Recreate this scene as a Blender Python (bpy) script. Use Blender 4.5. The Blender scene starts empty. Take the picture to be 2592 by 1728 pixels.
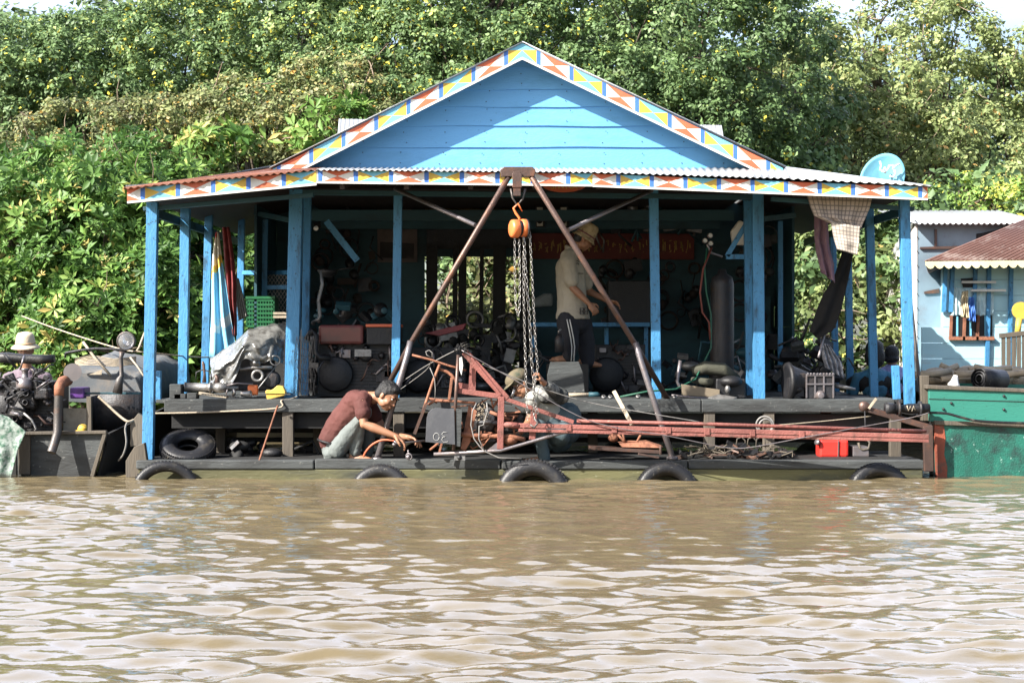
import bpy, math, random
import numpy as np
from mathutils import Vector, Matrix, Quaternion
R = math.radians
sc = bpy.context.scene
col = sc.collection
rnd = random.Random(7)
rng = np.random.default_rng(11)

# ---------------------------------------------------------------- camera
F = 4091.0                      # focal length in photo pixels
CX, HY, CD, CH = 1296.0, 882.0, 16.0, 1.25
cam = bpy.data.cameras.new('camera'); cam_o = bpy.data.objects.new('camera', cam); col.objects.link(cam_o)
cam_o.location = (0, -CD, CH); cam_o.rotation_euler = (R(90), 0, 0)
cam.lens = F/2592*36; cam.sensor_width = 36; cam.sensor_fit = 'HORIZONTAL'
cam.shift_y = (HY-864)/2592; cam.clip_end = 2000; cam.clip_start = .1
sc.camera = cam_o
# ---------------------------------------------------------------- light
L = Vector((1.08, .75, -1.0)).normalized()
w = bpy.data.worlds.new('World'); sc.world = w; w.use_nodes = True
nt = w.node_tree; nt.nodes.clear()
sky = nt.nodes.new('ShaderNodeTexSky'); sky.sky_type = 'NISHITA'; sky.sun_disc = False
sky.sun_elevation = math.asin(-L.z); sky.sun_rotation = math.atan2(-L.x, -L.y); sky.dust_density = 2.2; sky.air_density = 1.0
bg = nt.nodes.new('ShaderNodeBackground'); bg.inputs[1].default_value = .088
wo = nt.nodes.new('ShaderNodeOutputWorld')
nt.links.new(sky.outputs[0], bg.inputs[0])
# cloud glow added opposite the sun, shaped to whiten the water's reflections
tcw = nt.nodes.new('ShaderNodeTexCoord'); sp = nt.nodes.new('ShaderNodeSeparateXYZ'); nt.links.new(tcw.outputs['Generated'], sp.inputs[0])
def mr(src, a0, a1):
    n = nt.nodes.new('ShaderNodeMapRange'); n.interpolation_type = 'SMOOTHSTEP'; n.inputs['From Min'].default_value = a0; n.inputs['From Max'].default_value = a1
    nt.links.new(src, n.inputs['Value']); return n.outputs[0]
def mul(x, y):
    n = nt.nodes.new('ShaderNodeMath'); n.operation = 'MULTIPLY'; nt.links.new(x, n.inputs[0]); nt.links.new(y, n.inputs[1]); return n.outputs[0]
mpw = nt.nodes.new('ShaderNodeMapping'); mpw.inputs['Scale'].default_value = (1, 1, 2.4); nt.links.new(tcw.outputs['Generated'], mpw.inputs[0])
nz = nt.nodes.new('ShaderNodeTexNoise'); nz.inputs['Scale'].default_value = 2.2; nz.inputs['Detail'].default_value = 7; nt.links.new(mpw.outputs[0], nz.inputs['Vector'])
msk = mul(mul(mr(sp.outputs[1], .12, .5), mr(nz.outputs[0], .24, .46)), mul(mr(sp.outputs[2], .98, .72), mr(sp.outputs[2], .16, .27)))
bg2 = nt.nodes.new('ShaderNodeBackground'); bg2.inputs[0].default_value = (.68, .76, 1.0, 1); bg2.inputs[1].default_value = 1.25
mxw = nt.nodes.new('ShaderNodeMixShader'); nt.links.new(msk, mxw.inputs[0]); nt.links.new(bg.outputs[0], mxw.inputs[1]); nt.links.new(bg2.outputs[0], mxw.inputs[2])
nt.links.new(mxw.outputs[0], wo.inputs[0])
sun = bpy.data.lights.new('sun', 'SUN'); sun.energy = 5.0; sun.angle = R(.5); sun.color = (1, .95, .87)
sun_o = bpy.data.objects.new('sun', sun); col.objects.link(sun_o)
sun_o.rotation_euler = L.to_track_quat('-Z', 'Y').to_euler(); sun_o.location = (-20, -12, 20)
sc.view_settings.view_transform = 'Standard'; sc.view_settings.look = 'None'
sc.view_settings.exposure = 1.5; sc.view_settings.gamma = 1
sc.cycles.max_bounces = 6; sc.cycles.diffuse_bounces = 3; sc.cycles.transparent_max_bounces = 8
sc.cycles.caustics_reflective = False; sc.cycles.caustics_refractive = False

# ---------------------------------------------------------------- helpers
def W(px, py, Y=0.0):
    s = (CD+Y)/F
    return Vector(((px-CX)*s, Y, CH-(py-HY)*s))
def S(px, Y=0.0): return px*(CD+Y)/F

class MB:
    def __init__(s): s.v = []; s.f = []; s.m = []; s.s = []
    def add(s, vs, fs, mi=0, sm=False):
        n = len(s.v); s.v += [tuple(v) for v in vs]
        for f in fs: s.f.append([i+n for i in f]); s.m.append(mi); s.s.append(sm)
        return s
    def box(s, x0, x1, y0, y1, z0, z1, mi=0):
        vs = [(x, y, z) for x in (x0, x1) for y in (y0, y1) for z in (z0, z1)]
        return s.add(vs, [(0,1,3,2),(4,6,7,5),(0,4,5,1),(2,3,7,6),(0,2,6,4),(1,5,7,3)], mi)
    def obox(s, c, sz, rot=None, mi=0):
        q = rot if rot is not None else Matrix.Identity(3)
        c = Vector(c); vs = []
        for x in (-.5, .5):
            for y in (-.5, .5):
                for z in (-.5, .5): vs.append(c+q@Vector((x*sz[0], y*sz[1], z*sz[2])))
        return s.add(vs, [(0,1,3,2),(4,6,7,5),(0,4,5,1),(2,3,7,6),(0,2,6,4),(1,5,7,3)], mi)
    def bar(s, p, q, wd, th, up=(0,1,0), mi=0):
        p = Vector(p); q = Vector(q); d = (q-p).normalized(); u = Vector(up)
        a = d.cross(u)
        if a.length < 1e-4: a = d.cross(Vector((1, 0, 0)))
        a.normalize(); b = a.cross(d).normalized()
        vs = []
        for e in (p, q):
            for i, j in ((-1,-1),(1,-1),(1,1),(-1,1)): vs.append(e+a*(i*wd/2)+b*(j*th/2))
        return s.add(vs, [(3,2,1,0),(4,5,6,7),(0,1,5,4),(1,2,6,5),(2,3,7,6),(3,0,4,7)], mi)
    def tube(s, pts, r, seg=10, mi=0, cap=True, closed=False, flat=1.0):
        pts = [Vector(p) for p in pts]; n = len(pts)
        rs = r if isinstance(r, (list, tuple)) else [r]*n
        vs = []; fs = []; prev = None
        for i, p in enumerate(pts):
            if closed: d = pts[(i+1) % n]-pts[i-1]
            else: d = pts[min(i+1, n-1)]-pts[max(i-1, 0)]
            d = d.normalized() if d.length > 1e-9 else Vector((0, 0, 1))
            if prev is None:
                a = d.cross(Vector((0, 0, 1)));
                if a.length < .05: a = d.cross(Vector((0, 1, 0)))
            else: a = prev-d*prev.dot(d)
            a.normalize(); b = d.cross(a); prev = a
            for k in range(seg):
                t = 2*math.pi*k/seg; vs.append(p+a*(math.cos(t)*rs[i])+b*(math.sin(t)*rs[i]*flat))
        m = n if closed else n-1
        for i in range(m):
            j = (i+1) % n
            for k in range(seg):
                l = (k+1) % seg; fs.append((i*seg+k, i*seg+l, j*seg+l, j*seg+k))
        s.add(vs, fs, mi, True)
        if cap and not closed:
            b0 = len(s.v)-len(vs)
            s.f.append([b0+k for k in range(seg)][::-1]); s.m.append(mi); s.s.append(False)
            s.f.append([b0+(n-1)*seg+k for k in range(seg)]); s.m.append(mi); s.s.append(False)
        return s
    def lathe(s, prof, c, axis=(0,0,1), seg=20, mi=0, a0=0, a1=2*math.pi):
        c = Vector(c); ax = Vector(axis).normalized()
        u = ax.cross(Vector((0, 0, 1)))
        if u.length < .01: u = Vector((1, 0, 0))
        u.normalize(); v = ax.cross(u); vs = []; fs = []
        full = abs(a1-a0-2*math.pi) < 1e-6; ns = seg if full else seg+1
        for rr, h in prof:
            for k in range(ns):
                t = a0+(a1-a0)*k/seg; vs.append(c+ax*h+u*(rr*math.cos(t))+v*(rr*math.sin(t)))
        for i in range(len(prof)-1):
            for k in range(seg):
                l = (k+1) % ns; fs.append((i*ns+k, i*ns+l, (i+1)*ns+l, (i+1)*ns+k))
        return s.add(vs, fs, mi, True)
    def ell(s, c, r, rot=None, u=14, v=9, mi=0):
        if not isinstance(r, (list, tuple)): r = (r, r, r)
        c = Vector(c); q = rot if rot is not None else Matrix.Identity(3); vs = []; fs = []
        for i in range(v+1):
            ph = math.pi*i/v
            for k in range(u):
                t = 2*math.pi*k/u
                vs.append(c+q@Vector((r[0]*math.sin(ph)*math.cos(t), r[1]*math.sin(ph)*math.sin(t), r[2]*math.cos(ph))))
        for i in range(v):
            for k in range(u):
                l = (k+1) % u; fs.append((i*u+k, (i+1)*u+k, (i+1)*u+l, i*u+l))
        return s.add(vs, fs, mi, True)
    def torus(s, c, RR, r, axis=(0,1,0), seg=28, rs=10, mi=0, sx=1.0):
        c = Vector(c); ax = Vector(axis).normalized(); u = ax.cross(Vector((0, 0, 1)))
        if u.length < .01: u = Vector((1, 0, 0))
        u.normalize(); v = ax.cross(u)
        return s.tube([c+u*(math.cos(2*math.pi*k/seg)*RR*sx)+v*(math.sin(2*math.pi*k/seg)*RR) for k in range(seg)], r, rs, mi, closed=True)
    def prism(s, pts, vec, mi=0):
        pts = [Vector(p) for p in pts]; vec = Vector(vec); n = len(pts)
        vs = pts+[p+vec for p in pts]
        fs = [list(range(n)), list(range(2*n-1, n-1, -1))]+[(i, i+n, (i+1) % n+n, (i+1) % n) for i in range(n)]
        return s.add(vs, fs, mi)
    def plate(s, pix, Y, th, mi=0):     # flat metal/wood plate standing at depth Y, given by photo outline
        return s.prism([W(x, y, Y) for x, y in pix], (0, th, 0), mi)
    def build(s, name, mats, parent=None, bevel=0, smooth=None, mods=()):
        me = bpy.data.meshes.new(name)
        vs = np.array(s.v, dtype=float).reshape(-1, 3)
        if parent is not None:
            o0 = Vector((0, 0, 0)); p = parent
            while p is not None: o0 += p.location; p = p.parent
        else:
            lo = vs.min(0); hi = vs.max(0); o0 = Vector(((lo[0]+hi[0])/2, (lo[1]+hi[1])/2, lo[2]))
        me.from_pydata([tuple(v) for v in (vs-np.array(o0))], [], s.f)
        for m in (mats if isinstance(mats, (list, tuple)) else [mats]): me.materials.append(m)
        me.polygons.foreach_set('material_index', s.m)
        me.polygons.foreach_set('use_smooth', s.s if smooth is None else [smooth]*len(s.f))
        me.update()
        o = bpy.data.objects.new(name, me); col.objects.link(o)
        if parent is None: o.location = o0
        else: o.parent = parent
        if bevel:
            b = o.modifiers.new('bevel', 'BEVEL'); b.width = bevel; b.segments = 2; b.limit_method = 'ANGLE'; b.angle_limit = R(40)
        return o

def tag(o, label=None, cat=None, group=None, kind=None):
    if label: o['label'] = label
    if cat: o['category'] = cat; o['kind'] = 'thing'
    if group: o['group'] = group
    if kind: o['kind'] = kind
    return o
def thing(name, loc, label, cat, group=None):
    o = bpy.data.objects.new(name, None); col.objects.link(o); o.location = loc; o.empty_display_size = .2
    return tag(o, label, cat, group)
def solidify(o, t):
    m = o.modifiers.new('solid', 'SOLIDIFY'); m.thickness = t; m.offset = 0; return o

# ---------------------------------------------------------------- materials
def rgb(c): return (c[0], c[1], c[2], 1)
def paint(name, c, rough=.6, var=.25, dirt=(.03,.025,.02), amt=.35, scale=5, bump=.15, metal=0, stretch=(1,1,1), edge=.5, coat=0, fine=60, fleck=None):
    m = bpy.data.materials.new(name); m.use_nodes = True; t = m.node_tree; N = t.nodes; K = t.links
    b = N['Principled BSDF']; b.inputs['Roughness'].default_value = rough; b.inputs['Metallic'].default_value = metal
    if coat: b.inputs['Coat Weight'].default_value = coat
    tc = N.new('ShaderNodeTexCoord'); mp = N.new('ShaderNodeMapping'); mp.inputs['Scale'].default_value = stretch
    K.new(tc.outputs['Object'], mp.inputs[0])
    n1 = N.new('ShaderNodeTexNoise'); n1.inputs['Scale'].default_value = scale; n1.inputs['Detail'].default_value = 6; n1.inputs['Roughness'].default_value = .65
    n2 = N.new('ShaderNodeTexNoise'); n2.inputs['Scale'].default_value = scale*.37; n2.inputs['Detail'].default_value = 4
    n3 = N.new('ShaderNodeTexNoise'); n3.inputs['Scale'].default_value = fine; n3.inputs['Detail'].default_value = 4
    for n in (n1, n2, n3): K.new(mp.outputs[0], n.inputs['Vector'])
    r1 = N.new('ShaderNodeMapRange'); r1.inputs['From Min'].default_value = edge; r1.inputs['From Max'].default_value = edge+.18
    r1.inputs['To Max'].default_value = amt; K.new(n1.outputs[0], r1.inputs[0])
    r2 = N.new('ShaderNodeMapRange'); r2.inputs['From Min'].default_value = .3; r2.inputs['From Max'].default_value = .7
    r2.inputs['To Min'].default_value = 1-var; r2.inputs['To Max'].default_value = 1+var*.5; K.new(n2.outputs[0], r2.inputs[0])
    hv = N.new('ShaderNodeMix'); hv.data_type = 'RGBA'; hv.blend_type = 'MULTIPLY'; hv.inputs[0].default_value = 1
    hv.inputs[6].default_value = rgb(c); K.new(r2.outputs[0], hv.inputs[7])
    mx = N.new('ShaderNodeMix'); mx.data_type = 'RGBA'; K.new(r1.outputs[0], mx.inputs[0]); K.new(hv.outputs[2], mx.inputs[6]); mx.inputs[7].default_value = rgb(dirt)
    last = mx.outputs[2]
    if fleck:      # chips and specks: (colour, scale, threshold, amount)
        n4 = N.new('ShaderNodeTexNoise'); n4.inputs['Scale'].default_value = fleck[1]; n4.inputs['Detail'].default_value = 5; n4.inputs['Roughness'].default_value = .7
        K.new(tc.outputs['Object'], n4.inputs['Vector'])
        r4 = N.new('ShaderNodeMapRange'); r4.inputs['From Min'].default_value = fleck[2]; r4.inputs['From Max'].default_value = fleck[2]+.04; r4.inputs['To Max'].default_value = fleck[3]
        K.new(n4.outputs[0], r4.inputs[0]); m4 = N.new('ShaderNodeMix'); m4.data_type = 'RGBA'; K.new(r4.outputs[0], m4.inputs[0]); K.new(last, m4.inputs[6]); m4.inputs[7].default_value = rgb(fleck[0]); last = m4.outputs[2]
    K.new(last, b.inputs['Base Color'])
    if bump:
        ad = N.new('ShaderNodeMath'); ad.operation = 'ADD'; K.new(n3.outputs[0], ad.inputs[0]); K.new(n1.outputs[0], ad.inputs[1])
        bp = N.new('ShaderNodeBump'); bp.inputs['Strength'].default_value = bump; bp.inputs['Distance'].default_value = .01
        K.new(ad.outputs[0], bp.inputs['Height']); K.new(bp.outputs[0], b.inputs['Normal'])
    return m
GRAIN = (.25, 1, 1); VGRAIN = (1, 1, .12)
BLUE = (.055, .23, .45)
M = dict(
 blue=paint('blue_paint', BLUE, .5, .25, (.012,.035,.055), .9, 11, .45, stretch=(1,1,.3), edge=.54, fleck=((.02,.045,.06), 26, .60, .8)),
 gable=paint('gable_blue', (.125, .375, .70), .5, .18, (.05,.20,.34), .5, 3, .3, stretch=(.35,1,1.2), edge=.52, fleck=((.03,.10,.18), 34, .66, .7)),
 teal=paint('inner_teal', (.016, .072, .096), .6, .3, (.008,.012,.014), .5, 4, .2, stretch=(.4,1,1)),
 white=paint('white_paint', (.66,.655,.63), .55, .08, (.35,.28,.22), .55, 11, .2, edge=.56),
 red=paint('red_paint', (.58,.13,.06), .55, .15, (.2,.1,.06), .55, 11, .2, edge=.56),
 ybl=paint('yellow_paint', (.60,.40,.06), .55, .15, (.3,.2,.1), .55, 11, .2, edge=.56),
 lbl=paint('light_blue_paint', (.16,.47,.66), .55, .15, (.1,.2,.25), .55, 11, .2, edge=.56),
 dbl=paint('dark_blue_paint', (.05,.16,.52), .55, .15, (.04,.06,.15), .55, 11, .2, edge=.56),
 tin=paint('corrugated_tin', (.44,.46,.48), .45, .15, (.30,.20,.14), .45, 3, .15, metal=.35, edge=.56),
 rustin=paint('rusty_tin', (.22,.085,.05), .75, .35, (.45,.40,.37), .6, 3, .3, edge=.56),
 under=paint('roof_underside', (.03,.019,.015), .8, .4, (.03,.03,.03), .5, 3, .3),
 wood=paint('weathered_wood', (.060,.066,.067), .8, .35, (.018,.018,.018), .75, 6, .5, stretch=GRAIN, edge=.44, fleck=((.16,.16,.15), 18, .62, .6)),
 woodv=paint('weathered_post', (.11,.092,.07), .8, .35, (.05,.045,.04), .7, 6, .5, stretch=VGRAIN, edge=.5),
 dark=paint('dark_wood', (.014,.014,.014), .8, .4, (.015,.015,.015), .6, 5, .4, stretch=GRAIN),
 algae=paint('algae_wood', (.11,.105,.045), .7, .4, (.028,.032,.026), .9, 4, .5, stretch=GRAIN, edge=.47, fleck=((.20,.20,.13), 22, .64, .6)),
 steel=paint('dark_steel', (.10,.09,.085), .5, .3, (.20,.08,.04), .6, 8, .25, metal=.5, edge=.52),
 pipe=paint('rusty_pipe', (.10,.065,.055), .45, .3, (.25,.10,.05), .5, 9, .25, metal=.45, edge=.5),
 galv=paint('worn_steel_pipe', (.22,.20,.21), .4, .25, (.2,.13,.09), .6, 9, .25, metal=.6, edge=.52),
 redframe=paint('faded_red_paint', (.25,.085,.07), .65, .35, (.08,.04,.03), .9, 8, .6, edge=.51, fleck=((.35,.20,.15), 30, .62, .6)),
 rust=paint('orange_rust', (.28,.115,.065), .8, .4, (.09,.035,.022), .85, 12, .5, edge=.5),
 black=paint('black_grease', (.008,.008,.010), .55, .4, (.035,.028,.022), .6, 10, .4, metal=0, edge=.55),
 iron=paint('cast_iron', (.028,.028,.032), .5, .35, (.05,.03,.02), .6, 12, .4, metal=.25, edge=.5),
 alu=paint('cast_aluminium', (.24,.235,.23), .45, .3, (.06,.05,.045), .7, 11, .35, metal=.6, edge=.5),
 rubber=paint('tyre_rubber', (.010,.010,.012), .5, .3, (.06,.052,.04), .7, 8, .3, edge=.55, fleck=((.12,.11,.09), 22, .62, .7)),
 grey=paint('grey_sheet_metal', (.075,.078,.088), .5, .15, (.2,.2,.2), .2, 7, .1, metal=.2),
 chain=paint('chain_steel', (.42,.40,.38), .3, .2, (.15,.12,.10), .5, 30, .1, metal=.85),
 orange=paint('orange_enamel', (.78,.20,.06), .4, .2, (.25,.08,.04), .6, 12, .2, edge=.56),
 rope=paint('pale_rope', (.38,.32,.24), .85, .2, (.2,.15,.1), .4, 30, .3),
 cable=paint('grey_cable', (.22,.21,.20), .6, .2, (.1,.1,.1), .4, 20, .2),
)
# ================================================================ WATER, BANK, SKY
def water():
    xs = np.concatenate([np.array([-400,-200,-90,-45,-25,-15,-10,-8,-7]), np.arange(-6.2, 6.2, .027), np.array([7,8,10,15,25,45,90,200,400])])
    ys = np.concatenate([np.array([-120,-60,-35,-22,-16,-14,-13]), np.arange(-12.2, .4, .017), np.arange(.6, 9, .12), np.array([10,12,15,20,40,90,200,500])])
    X, Yg = np.meshgrid(xs, ys); Z = np.zeros_like(X)
    r = np.random.default_rng(5)
    for lam, amp, n in ((2.8, .012, 4), (1.3, .008, 7), (.7, .0070, 12), (.38, .0056, 20), (.22, .0044, 26), (.13, .0020, 26)):
        for k in range(n):
            th = r.normal(R(94), R(27)); l = lam*r.uniform(.75, 1.35); kk = 2*math.pi/l
            ph = r.uniform(0, 6.28); a = amp*r.uniform(.5, 1.2)/math.sqrt(n)*1.9
            arg = kk*(X*math.cos(th)+Yg*math.sin(th))+ph
            Z += a*np.sin(arg+.45*np.sin(.7*X+.5*ph+.4*Yg))
    fade = np.clip((12.4+Yg)/.8, 0, 1)*np.clip((6.3-np.abs(X))/.8, 0, 1)*np.clip((9-Yg)/6, 0, 1)
    mod = .75+.35*np.sin(X*.55+1.2)*np.sin(Yg*.5+.6)
    mod *= 1-.35*np.clip(1-np.abs(Yg+1.2)/1.8, 0, 1)
    Z = Z*fade*mod
    ny, nx = X.shape
    me = bpy.data.meshes.new('river_water'); me.vertices.add(nx*ny)
    me.vertices.foreach_set('co', np.stack([X, Yg, Z], -1).ravel())
    i = np.arange((ny-1)*(nx-1)); a = (i//(nx-1))*nx+i % (nx-1)
    q = np.stack([a, a+1, a+nx+1, a+nx], -1)
    me.loops.add(q.size); me.loops.foreach_set('vertex_index', q.ravel())
    me.polygons.add(len(q)); me.polygons.foreach_set('loop_start', np.arange(0, q.size, 4)); me.polygons.foreach_set('use_smooth', np.ones(len(q), bool))
    me.update(calc_edges=True)
    m = bpy.data.materials.new('muddy_water'); m.use_nodes = True; t = m.node_tree; N = t.nodes; K = t.links; b = N['Principled BSDF']
    b.inputs['Base Color'].default_value = (.30, .205, .088, 1); b.inputs['Roughness'].default_value = .06; b.inputs['IOR'].default_value = 1.5
    b.inputs['Specular IOR Level'].default_value = .5
    tc = N.new('ShaderNodeTexCoord'); mp = N.new('ShaderNodeMapping'); mp.inputs['Scale'].default_value = (.6, 1, 1); K.new(tc.outputs['Object'], mp.inputs[0])
    n = N.new('ShaderNodeTexNoise'); n.inputs['Scale'].default_value = 13; n.inputs['Detail'].default_value = 4; K.new(mp.outputs[0], n.inputs['Vector'])
    n2 = N.new('ShaderNodeTexNoise'); n2.inputs['Scale'].default_value = .5; n2.inputs['Detail'].default_value = 3; K.new(mp.outputs[0], n2.inputs['Vector'])
    cr = N.new('ShaderNodeMix'); cr.data_type = 'RGBA'; cr.inputs[6].default_value = (.108, .085, .048, 1); cr.inputs[7].default_value = (.155, .124, .072, 1)
    K.new(n2.outputs[0], cr.inputs[0]); K.new(cr.outputs[2], b.inputs['Base Color'])
    bp = N.new('ShaderNodeBump'); bp.inputs['Strength'].default_value = .38; bp.inputs['Distance'].default_value = .012
    K.new(n.outputs[0], bp.inputs['Height']); K.new(bp.outputs[0], b.inputs['Normal'])
    me.materials.append(m)
    o = bpy.data.objects.new('river_water', me); col.objects.link(o); tag(o, kind='structure')
water()
g = MB()
gx = [-400,-60,-20,-14,-9,-5,-1,3,7,11,16,25,60,400]; gy = [5.6,6.2,7,9,13,20,40,120,500]
gv = [(x, y, (-.5 if y < 6 else .12 if y < 6.5 else .35+.25*math.sin(x*.7+y)) if y < 30 else 1.2) for y in gy for x in gx]
gf = [(j*len(gx)+i, j*len(gx)+i+1, (j+1)*len(gx)+i+1, (j+1)*len(gx)+i) for j in range(len(gy)-1) for i in range(len(gx)-1)]
g.add(gv, gf, 0, True)
ob = g.build('river_bank_ground', paint('bank_mud', (.10,.085,.05), .9, .4, (.04,.05,.02), .6, 2, .4)); tag(ob, kind='structure')

# ================================================================ VEGETATION
def leaf_mat(name, ramp, trans=.3, rough=.5):
    m = bpy.data.materials.new(name); m.use_nodes = True; t = m.node_tree; N = t.nodes; K = t.links; b = N['Principled BSDF']
    a = N.new('ShaderNodeAttribute'); a.attribute_name = 'tint'; cr = N.new('ShaderNodeValToRGB')
    e = cr.color_ramp.elements
    while len(e) < len(ramp): e.new(.5)
    for i, (p, c) in enumerate(ramp): e[i].position = p; e[i].color = rgb([c[0]*1.15, c[1]*1.25, c[2]*1.25])
    K.new(a.outputs['Fac'], cr.inputs[0]); K.new(cr.outputs[0], b.inputs['Base Color'])
    b.inputs['Roughness'].default_value = rough; b.inputs['Specular IOR Level'].default_value = .35
    tr = N.new('ShaderNodeBsdfTranslucent'); K.new(cr.outputs[0], tr.inputs[0])
    mx = N.new('ShaderNodeMixShader'); mx.inputs[0].default_value = trans
    K.new(b.outputs[0], mx.inputs[1]); K.new(tr.outputs[0], mx.inputs[2]); K.new(mx.outputs[0], N['Material Output'].inputs[0])
    return m
LEAF = dict(
 bright=leaf_mat('bright_leaves', [(0,(.03,.065,.015)),(.35,(.07,.14,.03)),(.7,(.14,.235,.052)),(.92,(.24,.32,.08)),(1,(.5,.36,.12))], .35),
 vine=leaf_mat('vine_leaves', [(0,(.05,.075,.03)),(.4,(.10,.155,.06)),(.8,(.19,.26,.10)),(.94,(.32,.36,.12)),(1,(.68,.55,.08))], .3),
 brown=leaf_mat('dry_vine_leaves', [(0,(.075,.065,.03)),(.4,(.14,.145,.06)),(.75,(.23,.25,.10)),(.93,(.38,.30,.13)),(1,(.7,.38,.10))], .3),
 olive=leaf_mat('olive_leaves', [(0,(.07,.09,.03)),(.4,(.17,.20,.075)),(.75,(.29,.32,.13)),(.95,(.42,.41,.18)),(1,(.6,.36,.13))], .35),
 yflower=leaf_mat('yellow_flowering_leaves', [(0,(.07,.13,.03)),(.4,(.16,.25,.06)),(.8,(.28,.37,.10)),(.9,(.42,.43,.10)),(1,(.8,.68,.12))], .35),
 dark=leaf_mat('deep_green_leaves', [(0,(.04,.06,.02)),(.5,(.09,.13,.045)),(1,(.17,.21,.08))], .25),
)
BARK = paint('tree_bark', (.09,.07,.05), .9, .4, (.05,.04,.03), .5, 6, .5, stretch=VGRAIN)
TWIG = paint('pale_twigs', (.30,.23,.17), .9, .4, (.12,.09,.06), .5, 6, .3)

def unit(v): return v/np.maximum(np.linalg.norm(v, axis=-1, keepdims=True), 1e-9)
def leaves(name, cen, nrm, size, tint, mat, parent, mode='leaf', aspect=.55):
    n = len(cen)
    rv = unit(rng.normal(size=(n, 3))); a = unit(np.cross(nrm, rv)); b = np.cross(nrm, a)
    if mode == 'whorl':
        k = 6; cen = np.repeat(cen, k, 0); nr = np.repeat(nrm, k, 0); A = np.repeat(a, k, 0); B = np.repeat(b, k, 0)
        th = np.tile(np.arange(k)*2*math.pi/k, n)+rng.uniform(-.3, .3, n*k); sz = np.repeat(size, k)*rng.uniform(.7, 1.15, n*k)
        d = unit((A*np.cos(th)[:, None]+B*np.sin(th)[:, None])*.85+nr*rng.uniform(.1, .75, n*k)[:, None])
        side = unit(np.cross(d, nr)); tint = np.clip(np.repeat(tint, k)+rng.normal(0, .07, n*k), 0, 1)
        w_ = (sz*.17)[:, None]; up = unit(np.cross(side, d))
        p0 = cen+d*(sz*.08)[:, None]; p1 = cen+d*(sz*.6)[:, None]+side*w_; p2 = cen+d*sz[:, None]-up*(sz*.15)[:, None]; p3 = cen+d*(sz*.6)[:, None]-side*w_
        n = n*k
    else:
        l = (size*.5)[:, None]; w_ = l*aspect
        bend = nrm*(size*rng.uniform(-.15, .25, n))[:, None]
        p0 = cen-a*l; p1 = cen+b*w_+bend; p2 = cen+a*l; p3 = cen-b*w_+bend
    co = np.stack([p0, p1, p2, p3], 1).reshape(-1, 3)
    off = Vector((0, 0, 0)); p = parent
    while p is not None: off += p.location; p = p.parent
    co = co-np.array(off)
    me = bpy.data.meshes.new(name); me.vertices.add(len(co)); me.vertices.foreach_set('co', co.ravel())
    i = np.arange(n)*4; q = np.stack([i, i+1, i+2, i, i+2, i+3], -1).reshape(-1, 3)
    me.loops.add(q.size); me.loops.foreach_set('vertex_index', q.ravel())
    me.polygons.add(len(q)); me.polygons.foreach_set('loop_start', np.arange(0, q.size, 3))
    me.update(calc_edges=True)
    at = me.attributes.new('tint', 'FLOAT', 'FACE'); at.data.foreach_set('value', np.repeat(tint, 2).astype(np.float32))
    me.materials.append(mat); o = bpy.data.objects.new(name, me); col.objects.link(o); o.parent = parent
    return o

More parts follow.
